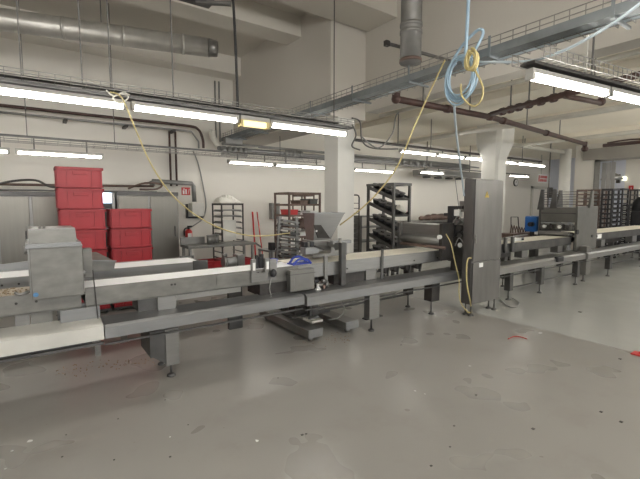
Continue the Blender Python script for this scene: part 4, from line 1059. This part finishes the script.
for k in range(1, 7):
    for j in range(3):
        if (k, j) in ((6, 0), (2, 2)): continue
        ty = (k*2+j) % 4 if not (k == 5 and j == 0) else 3
        if ty == 3 and not (k == 5 and j == 0): ty = 0
        nm, mt = cols[ty]
        xx = 4.16+j*.24; z = sh[k]+.009
        hh = .07+.03*((k+j) % 3)
        side = ('left', 'centre', 'right')[j]; lev = ('', 'lowest', 'second', 'third', 'fourth', 'fifth', 'top')[k]
        t = thing('storage_tub' if ty in (0, 3) else 'baking_tin', '%s at the %s of the %s filled shelf, brown rack' % (nm, side, lev), 'container', (xx+.1, 6.95, z), 'containers on the brown rack')
        MB().hull([(xx+.01, 6.86, z), (xx+.18, 6.86, z), (xx+.18, 7.2, z), (xx+.01, 7.2, z)], [(xx, 6.85, z+hh), (xx+.19, 6.85, z+hh), (xx+.19, 7.22, z+hh), (xx, 7.22, z+hh)]).build('body', mt, t)
        MB().box(xx-.004, xx+.194, 6.845, 7.225, z+hh-.012, z+hh+.003).build('rim', mt, t)
# small second rack right of brown rack
rack(5.0, 5.25, 7.6, 8.1, 1.75, 9, 'brown rack glimpsed between the brown shelves and square column', rail=False, pw=.025)
# steel slanted stack of frames left of funnel
t = thing('tilted_frame_stack', 'stack of tilted grey metal frames left of the steel funnel', 'frames', (3.2, 5.2, 0))
ym = 5.3
def Q(px, py): return at(px, py, y=ym)
a = Q(274, 262); b = Q(280, 216); c = Q(298, 216); d = Q(300, 262)
MB().bar((a.x, ym, .1), (b.x, ym, b.z), .05, .03).build('side_bar', 'steel', t)
MB().bar((d.x, ym+.05, .1), (c.x, ym+.05, c.z-.02), .05, .03).build('side_bar', 'steel', t)
for k in range(11):
    f = k/11
    z = b.z-.06-f*(b.z-.75)
    xa = b.x+(a.x-b.x)*f*.6; xb = c.x+(d.x-c.x)*f*.6
    MB().bar((xa, ym-.01, z), (xb, ym+.04, z-.05), .14, .03).build('slat', 'steel_d' if k % 2 else 'steel', t)
MB().box(a.x-.05, d.x+.05, ym-.2, ym+.25, .06, .12).build('base', 'steel_d', t)
for xx in (a.x, d.x): MB().tube([(xx, ym-.15, .03), (xx+.03, ym-.15, .03)], .03, 10).build('wheel', 'foot', t)
# small grey box on wall
a = at(270, 219, y=8.95); b = at(278, 203, y=8.95)
t = thing('fuse_box', 'small grey electrical box on the wall left of brown rack', 'electrical box', ((a.x+b.x)/2, 8.95, a.z))
MB().box(a.x, b.x, 8.85, 9.0, a.z, b.z, .01).build('body', 'steel_h', t); MB().box(a.x+.03, b.x-.03, 8.84, 8.85, a.z+.03, b.z-.03).build('door', 'worn', t)
# small trolley with blue handle behind sensors
t = thing('light_trolley', 'small pale frame trolley behind belt between brooms and tilted frames', 'trolley', (2.95, 5.6, 0))
ym = 5.6
x0 = at(270, 255, y=ym).x; x1 = at(283, 255, y=ym).x; zt_ = at(276, 250, y=ym).z
for x in (x0, x1):
    for y in (ym, ym+.35): MB().box(x-.015, x+.015, y-.015, y+.015, .06, zt_).build('leg', 'trough', t)
MB().box(x0-.02, x1+.02, ym-.02, ym+.37, zt_-.03, zt_, .004).build('top', 'trough', t)
MB().box(x0+.02, x0+.1, ym, ym+.1, zt_, zt_+.12, .01).build('motor', 'black', t)
MB().box(x0+.02, x1, ym, ym+.3, .35, .4).build('shelf', 'steel_d', t)

# trolley with cloth
rack(3.06, 3.51, 7.62, 8.1, 1.56, 12, 'steel tray trolley with white cloth on top behind the work table', m_post='dark', pw=.025, rail=True, shelf_m='steel_d', name='tray_trolley')
t = thing('folded_cloth', 'white cloth sheets heaped on top of the tray trolley', 'cloth', (3.2, 7.85, 1.597))
m = MB(); bmv = []
random.seed(3)
q = bmesh.ops.create_grid(m.b, x_segments=14, y_segments=12, size=.5)
for v in q['verts']:
    u, w = v.co.x*2, v.co.y*2
    zz = .13*max(0, 1-abs(u)**3)*max(0, 1-abs(w)**3)*(1+.3*math.sin(5*u+2*w))+random.uniform(-.006, .006)
    v.co = Vector((3.27+u*.23-.06*(zz/.13), 7.86+w*.22, 1.60+max(0, zz)))
o = m.build('cloth', 'cloth', t); sm = o.modifiers.new('s', 'SOLIDIFY'); sm.thickness = .006; sm.offset = 1
for k in range(5):
    z = [.12+(1.56-.14)*j/12 for j in range(12)][11-k*1-0]
    if k in (1, 3, 4, 2, 0):
        tt = tag(MB().box(3.08, 3.49, 7.65, 8.07, z+.016, z+.04, .004).build('baking_tray', 'steel'), 'steel baking tray in the cloth topped trolley, %s from top' % ('first', 'second', 'third', 'fourth', 'fifth')[k], 'tray', 'trays in the cloth topped trolley')
a = at(224, 240, y=7.60)
t = thing('hanging_sheet', 'pale sheet leaning on the front of the tray trolley', 'sheet', (3.3, 7.58, .8))
xa = at(223, 230, y=7.585).x; xb = at(236, 230, y=7.585).x
MB().box(xa, xb, 7.575, 7.59, .85, at(230, 220, y=7.585).z, .003).build('sheet', 'cream_panel', t)
# round thing below trolley: small motor on the rear belt side
a = at(225, 262, y=4.75)
t = thing('gear_motor', 'small pale gear motor behind belt right of the rear conveyor end', 'motor', (a.x+.1, 4.75, .8))
x0 = at(225, 262, y=4.7).x; x1 = at(246, 262, y=4.7).x
MB().tube([(x0, 4.75, .86), (x1-.05, 4.75, .86)], .06, 16).build('motor_body', 'trough', t)
MB().tube([(x0-.005, 4.75, .86), (x0+.03, 4.75, .86)], .07, 16).build('end_bell', 'steel', t)
MB().box(x1-.12, x1-.02, 4.68, 4.84, .78, .95, .01).build('gearbox', 'steel', t)
MB().tube([(x0+.02, 4.75, .93), (x0+.02, 4.75, .97)], .03, 10).build('cap', 'steel', t)
MB().box(x0+.05, x1-.05, 4.72, 4.78, .0, .8).build('bracket', 'steel_d', t)

# brooms
for (p, q, l, mt) in (((252.5, 212), (256, 262), 'broom with bright red handle leaning on wall, the left one', 'redp'), ((257, 212), (263, 258), 'thinner red handled squeegee leaning on wall, the right one', 'redp')):
    a = at(*p, y=8.95); b = at(*q, y=8.55)
    t = thing('broom', l, 'broom', (b.x, 8.5, 0))
    e = a+(b-a)*1.0
    f_ = Vector((b.x+.01, 8.45, .1))
    MB().tube([a, b, f_], .02 if 'bright' in l else .014, 8).build('handle', mt, t)
    MB().box(f_.x-.18, f_.x+.18, 8.40, 8.50, .0, .1, .01).build('head', 'redp', t)

# ladder-like black rack right of column
t = thing('ladder_rack', 'narrow black tubular tray rack with rounded top beside the square column', 'rack', (6.0, 7.1, 0))
xa = at(353, 220, y=7.0).x; xb = at(359, 220, y=7.0).x; zt_ = at(357, 195, y=7.0).z
for yy in (7.0, 7.5):
    MB().tube([(xb, yy, .05), (xb, yy, zt_-.06)] + [(xb-.02, yy, zt_-.015), (xb-.06, yy, zt_)] + [(xa-.35, yy, zt_), (xa-.4, yy, zt_-.05), (xa-.4, yy, .05)], .016, 8).build('hoop', 'dark', t)
for k in range(13):
    z = .2+k*.115
    MB().box(xa+.02, xb+.0, 7.0, 7.5, z, z+.014).build('tray_rail', 'dark', t)
MB().box(xa-.4, xb, 7.0, 7.5, .08, .1).build('base', 'dark', t)

# slope rack
x0, x1, y0, y1 = 5.68, 6.12, 5.53, 6.25
t = thing('sloped_shelf_rack', 'tall dark rack with five sloping shelves full of black pans', 'rack', (5.95, 5.9, 0))
hh = 1.94
for x in (x0, x1):
    for y in (y0, y1):
        q = MB().box(x-.022, x+.022, y-.022, y+.022, .08, hh).build('post', 'steel_d', t)
        MB().tube([(x-.02, y, .045), (x+.02, y, .045)], .045, 12).build('caster', 'foot', q)
MB().box(x0-.03, x1+.03, y0-.03, y0+.03, hh-.01, hh+.04).box(x0-.03, x1+.03, y1-.03, y1+.03, hh-.01, hh+.04).box(x0-.03, x0+.03, y0, y1, hh-.01, hh+.04).box(x1-.03, x1+.03, y0, y1, hh-.01, hh+.04).build('top_frame', 'steel_d', t)
shz = []
for k in range(5):
    za = at(370, 187+k*15.5, x=x0).z; zb_ = za-.24
    shz.append((za, zb_))
    MB().prism([(x0, y1, za), (x0, y0-.02, zb_), (x0, y0-.02, zb_-.035), (x0, y1, za-.035)], (x1-x0, 0, 0)).build('shelf', 'dark', t)
    MB().prism([(x0-.012, y1, za+.03), (x0-.012, y0-.02, zb_+.03), (x0-.012, y0-.02, zb_-.04), (x0-.012, y1, za-.04)], (.02, 0, 0)).build('shelf_edge', 'steel_d', t)
    MB().prism([(x1-.012, y1, za+.03), (x1-.012, y0-.02, zb_+.03), (x1-.012, y0-.02, zb_-.04), (x1-.012, y1, za-.04)], (.02, 0, 0)).build('shelf_edge', 'steel_d', t)
psrc = None
lv = ('top', 'second', 'middle', 'fourth', 'lowest'); rowp = ('far', 'centre', 'near')
for k in range(5):
    za, zb_ = shz[k]
    for j in range(4):
        f = .12+j*.24
        y = y1+(y0-y1)*f; z = za+(zb_-za)*f
        for i, x in enumerate((x0+.14, x1-.14)):
            lab = 'black pan on the %s sloping shelf, %s row, %s side' % (lv[k], ('farthest', 'second farthest', 'second nearest', 'nearest')[j], ('left', 'right')[i])
            if psrc is None:
                psrc = thing('pan', lab, 'pan', (x, y, z+.012), 'black pans on the sloping shelves')
                MB().tube([(x, y, z+.012), (x, y, z+.085)], [.06, .085], 16).build('body', 'black', psrc)
                MB().tube([(x, y, z+.083), (x, y, z+.092)], .09, 16).build('rim', 'dark', psrc)
                base = Vector((x, y, z)); psrc.rotation_euler = (math.radians(17.5), 0, 0)
            else:
                c = copy_tree(psrc, None, Vector((x, y, z))-base); c['label'] = lab
t = thing('rolled_cloth', 'pale rolled cloth on the middle shelves of sloping rack', 'cloth roll', at(404, 208, y=5.4))
a = at(399, 207, y=5.42); b = at(406, 211, y=5.42)
MB().tube([(a.x, 5.44, a.z), (b.x, 5.44, b.z)], .05, 14).build('roll', 'cloth', t)
MB().tube([(b.x, 5.44, b.z), (b.x+.02, 5.44, b.z-.01)], .035, 12).build('red_core', 'redp', t)
# low shelves/benches behind (between column and rack, and centre right)
t = thing('low_bench', 'grey bench with clutter along back wall behind the roller unit', 'bench', (10.5, 8.4, 0))
a = at(411, 222, y=8.2); b = at(455, 222, y=8.2)
MB().box(a.x-.3, b.x+1.2, 8.0, 8.7, 1.0, 1.06, .006).build('worktop', 'steel', t)
MB().box(a.x-.2, b.x+1.1, 8.05, 8.65, .2, 1.0).build('body', 'steel_d', t)
for k in range(4):
    x = a.x-.1+k*(b.x-a.x+1)/3; MB().box(x-.03, x+.03, 8.02, 8.08, 0, .2).build('leg', 'steel_d', t)
tt = tag(MB().tube(spline([(a.x+.5, 8.3, 1.12), (a.x+.9, 8.3, 1.14), (a.x+1.3, 8.3, 1.15), (a.x+1.9, 8.3, 1.13), (a.x+2.4, 8.3, 1.12)], 5), [.05+.05*math.sin(i/20*PI)+.02*math.sin(i*1.7) for i in range(21)], 10).build('covered_heap', 'rackbrown'), 'brownish covered heap lying on the bench at the back', 'heap')
t = thing('low_shelf', 'low grey shelf against back wall left of the sloping rack', 'shelf', (6.5, 8.6, 0))
a = at(359, 230, y=8.5); b = at(371, 230, y=8.5)
for z in (.5, .9, 1.2): MB().box(a.x, b.x+.5, 8.4, 8.8, z, z+.04).build('shelf', 'steel', t)
for x in (a.x, b.x+.5): MB().box(x-.02, x+.02, 8.4, 8.8, 0, 1.24).build('side', 'steel_d', t)

# clock
a = at(516, 182.5, y=8.97); r = .155
t = thing('wall_clock', 'round white wall clock with dark rim right of flared column', 'clock', (a.x, 8.97, a.z-r))
MB().tube([(a.x, 8.96, a.z), (a.x, 9.0, a.z)], r+.0, 28).build('rim', 'black', t)
MB().tube([(a.x, 8.952, a.z), (a.x, 8.96, a.z)], r-.03, 28).build('face', 'signwhite', t)
MB().bar((a.x, 8.948, a.z), (a.x+.03, 8.948, a.z+.08), .012, .006, up=(0, 1, 0)).build('hour_hand', 'black', t)
MB().bar((a.x, 8.946, a.z), (a.x-.10, 8.946, a.z+.02), .010, .006, up=(0, 1, 0)).build('minute_hand', 'black', t)
# hanging sign
ys_ = 8.2
a = at(538.2, 181.5, y=ys_); b = at(548.2, 176, y=ys_)
t = thing('hanging_sign', 'white sign with red marks hanging on a chain right of the clock', 'sign', ((a.x+b.x)/2, ys_, a.z))
MB().box(a.x, b.x, ys_, ys_+.03, a.z-.05, b.z+.05).build('plate', 'signwhite', t)
W_ = b.x-a.x; hh = b.z-a.z
m = MB().box(a.x+.02, a.x+.09, ys_-.006, ys_, a.z, b.z)
for r_ in range(2):
    x = a.x+W_*(.17 if r_ else .2)
    for w in (.09, .07, .1, .06, .09, .08):
        m.box(x, x+W_*w, ys_-.006, ys_, a.z+hh*(.56 if not r_ else .02), a.z+hh*(.98 if not r_ else .42)); x += W_*(w+.035)
        if x > b.x-W_*.08: break
m.build('red_marks', 'signred', t)
MB().bar((a.x+.25, ys_+.01, b.z+.05), (a.x+.2, ys_+.01, ZL), .03).build('hanger', 'pipewhite', t)
# door frame on back wall
a = at(532, 186, y=8.95); b = at(556, 184, y=8.95)
struct(MB().box(a.x, a.x+.12, 8.93, 9.0, 0, a.z).box(b.x, b.x+.12, 8.93, 9.0, 0, a.z).box(a.x, b.x+.12, 8.93, 9.0, a.z-.1, a.z).build('door_1', 'pipewhite', origin=(a.x, 9, 0)))
p = at(556, 190, y=7.0)
tag(MB().tube([(13.9, 6.55, 1.3), (13.9, 6.55, ZL)], .02, 8).build('conduit', 'rod'), 'thin dark vertical conduit just left of the round white pillar', 'pipe')
tag(MB().box(13.95, 14.12, 6.5, 6.62, 1.75, 2.1, .02).build('wall_phone', 'dark'), 'small dark box mounted beside the round white pillar', 'box')

# far room racks through the opening
def far_rack(p0, p1, x, depth, h, n, label, m_, trays=None, cat='rack'):
    y1 = at(p0, 200, x=x).y; y0 = at(p1, 200, x=x).y
    return rack(x, x+depth, y0, y1, h, n, label, m_post=m_, pw=.04, name='tray_rack', z0=.2, shelf_m=trays or m_)
far_rack(577, 586, 13.4, .5, 1.95, 16, 'reddish brown tray rack behind the comb machine, left one', 'rackbrown', 'rackbrown')
far_rack(591, 599, 13.6, .5, 1.95, 16, 'reddish brown tray rack behind the comb machine, right one', 'rackbrown', 'rackbrown')
far_rack(602, 612, 13.2, .45, 1.95, 13, 'black tray rack at the opening, leftmost dark one', 'black', 'black')
far_rack(613, 622, 14.25, .45, 1.98, 13, 'black tray rack at the opening, middle dark one', 'black', 'black')
far_rack(623, 629, 15.3, .45, 1.5, 9, 'lower black tray rack right of the taller dark racks', 'black', 'dark')
far_rack(630, 637, 16.3, .4, 2.0, 12, 'pale tray rack below the small red notice', 'steel_d', 'steel')
# black bag / machine at the far right
p = at(637, 206, x=15.6)
t = thing('dark_cover', 'black covered machine at the right picture edge behind belt', 'machine', (15.6, p.y, 0))
y0 = at(646, 200, x=15.6).y; y1 = at(632, 200, x=15.6).y
MB().box(15.5, 16.0, y0, y1, 0, 1.35, .08).build('body', 'black', t)
MB().tube([(15.75, (y0+y1)/2, 1.33), (15.75, (y0+y1)/2, 1.6), (15.75, (y0+y1)/2, 1.78)], [.22, .2, .09], 16).build('hood', 'black', t)
# grey curtains
src3 = None
for k in range(3):
    y = 5.50-k*.13
    o = MB().box(15.3, 15.33, y-.06, y+.06, .1, 2.9, .01).build('curtain_strip', 'grey_curtain')
    tag(o, 'grey hanging strip of the door curtain in the opening', 'curtain strip', 'strips of the grey door curtain')
# dome lamp
p = at(612, 176, x=16.0)
t = thing('dome_lamp', 'grey dome pendant lamp hanging in the far room', 'lamp', (p.x, p.y, p.z-.1))
MB().tube([(p.x, p.y, p.z-.12), (p.x, p.y, p.z+.02), (p.x, p.y, p.z+.12)], [.33, .22, .05], 20).build('shade', 'steel', t)
MB().bar((p.x, p.y, p.z+.1), (p.x, p.y, ZL), .02).build('stem', 'rod', t)
p = at(624, 178.5, x=PX0+1.85)
t = thing('wall_lamp', 'small glowing yellowish lamp on the pier in the far room', 'lamp', (p.x, p.y, p.z-.1))
MB().box(PX0+1.82, PX0+1.9, p.y-.07, p.y+.07, p.z-.07, p.z+.07, .03).build('glass', 'wlamp', t)
MB().box(PX0+1.80, PX0+1.9, p.y+.12, p.y+.22, p.z-.15, p.z+.15).build('bracket', 'dark', t)
p0 = at(628.5, 191, x=PX0+1.88); p1 = at(633.5, 185.5, x=PX0+1.88)
t = thing('wall_notice', 'small square red notice on the pier in the far room', 'sign', (p0.x, p0.y, p0.z))
MB().box(PX0+1.87, PX0+1.9, p1.y, p0.y, p0.z, p1.z).build('plate', 'signred', t)
MB().box(PX0+1.865, PX0+1.87, p1.y+.05, (p0.y+p1.y)/2, p0.z+.05, p1.z-.06).build('white_mark', 'signwhite', t)

# floor bits
t = thing('red_scoop', 'small red plastic scoop on the floor at the right edge', 'scoop', at(638, 355, z=0))
p = at(637, 355, z=0)
MB().box(p.x-.03, p.x+.10, p.y-.10, p.y+.05, 0, .012, .004).build('blade', 'redp', t)
MB().bar((p.x+.03, p.y-.02, .02), (p.x+.16, p.y-.10, .045), .04, .025).build('grip', 'redp', t)
random.seed(11)
m = MB()
for k in range(110):
    u = random.random()
    p = at(55+u*100, 372-u*12+random.gauss(0, 3), z=0)
    s = random.uniform(.002, .006)
    m.box(p.x-s, p.x+s, p.y-s, p.y+s, 0, s)
for k in range(60):
    p = at(random.uniform(300, 350), random.gauss(338, 4), z=0); s = random.uniform(.002, .006)
    m.box(p.x-s, p.x+s, p.y-s, p.y+s, 0, s)
tag(m.build('crumbs', 'crumb'), 'scattered brown dough crumbs on the floor below the line', 'crumbs', kind='stuff')
m = MB()
for k in range(70):
    x = random.uniform(-.3, .0); y = random.uniform(3.8, 4.1); s = random.uniform(.003, .008)
    m.box(x-s, x+s, y-s, y+s, .903, .903+s)
tag(m.build('crumbs', 'crumb'), 'brown crumbs on the tan belt left of box hopper', 'crumbs', kind='stuff')
m = MB()
for px, py, s in ((30, 441, .018), (12, 451, .008), (257, 441, .016), (170, 437, .007), (470, 366, .014), (415, 391, .010), (425, 394, .008), (540, 333, .03), (5, 469, .008)):
    p = at(px, py, z=0); n = 7
    ring = [Vector((p.x+math.cos(2*PI*k/n)*s*random.uniform(.5, 1.3), p.y+math.sin(2*PI*k/n)*s*random.uniform(.5, 1.3), .0005)) for k in range(n)]
    m.prism(ring, (0, 0, .0012))
tag(m.build('floor_chips', 'label'), 'tiny pale chips and flakes scattered over the front floor', 'flakes', kind='stuff')
m = MB()
for px, py, s in ((62, 457, .005), (66, 435, .004), (118, 419, .004), (114, 460, .004), (170, 457, .005), (188, 425, .004), (302, 435, .007), (306, 434, .005), (401, 345, .006), (476, 395, .007), (454, 426, .006), (533, 429, .010), (601, 412, .009), (621, 422, .010), (450, 447, .005), (431, 466, .006), (620, 359, .012), (580, 312, .02), (165, 400, .004), (278, 378, .005)):
    p = at(px, py, z=0); m.box(p.x-s, p.x+s*1.4, p.y-s, p.y+s, 0, .003)
tag(m.build('floor_specks', 'dark'), 'small dark dirt specks scattered over the front floor', 'dirt', kind='stuff')
q = [at(a_, b_, z=.006) for a_, b_ in ((508, 339), (514, 336.5), (521, 337), (527, 339))]
tag(MB().tube(spline(q, 5), .005, 6).build('red_string', 'redp'), 'thin curved red string lying on the floor right of the cabinet', 'string')
t = tag(MB().hull([at(121, 341, z=.32)+Vector((0, 0, 0)), at(128, 342, z=.32), at(128, 342, z=.32)+Vector((.0, .03, 0)), at(121, 341, z=.32)+Vector((0, .03, 0))],
                  [at(121, 341, z=.32)+Vector((.0, 0, .14)), at(128, 342, z=.32)+Vector((-.01, 0, .14)), at(128, 342, z=.32)+Vector((-.01, .03, .14)), at(121, 341, z=.32)+Vector((.0, .03, .14))]).build('hanging_tag', 'worn'), 'small grey metal tag hanging below the left trough', 'tag')

# ================================================================ WORLD / VIEW
w = bpy.data.worlds.new('world'); SC.world = w; w.use_nodes = True
w.node_tree.nodes['Background'].inputs['Color'].default_value = (.8, .87, 1, 1)
w.node_tree.nodes['Background'].inputs['Strength'].default_value = .5
SC.view_settings.view_transform = 'Standard'; SC.view_settings.look = 'None'
SC.view_settings.exposure = 1.0; SC.view_settings.gamma = 1; SC.view_settings.use_curve_mapping = False
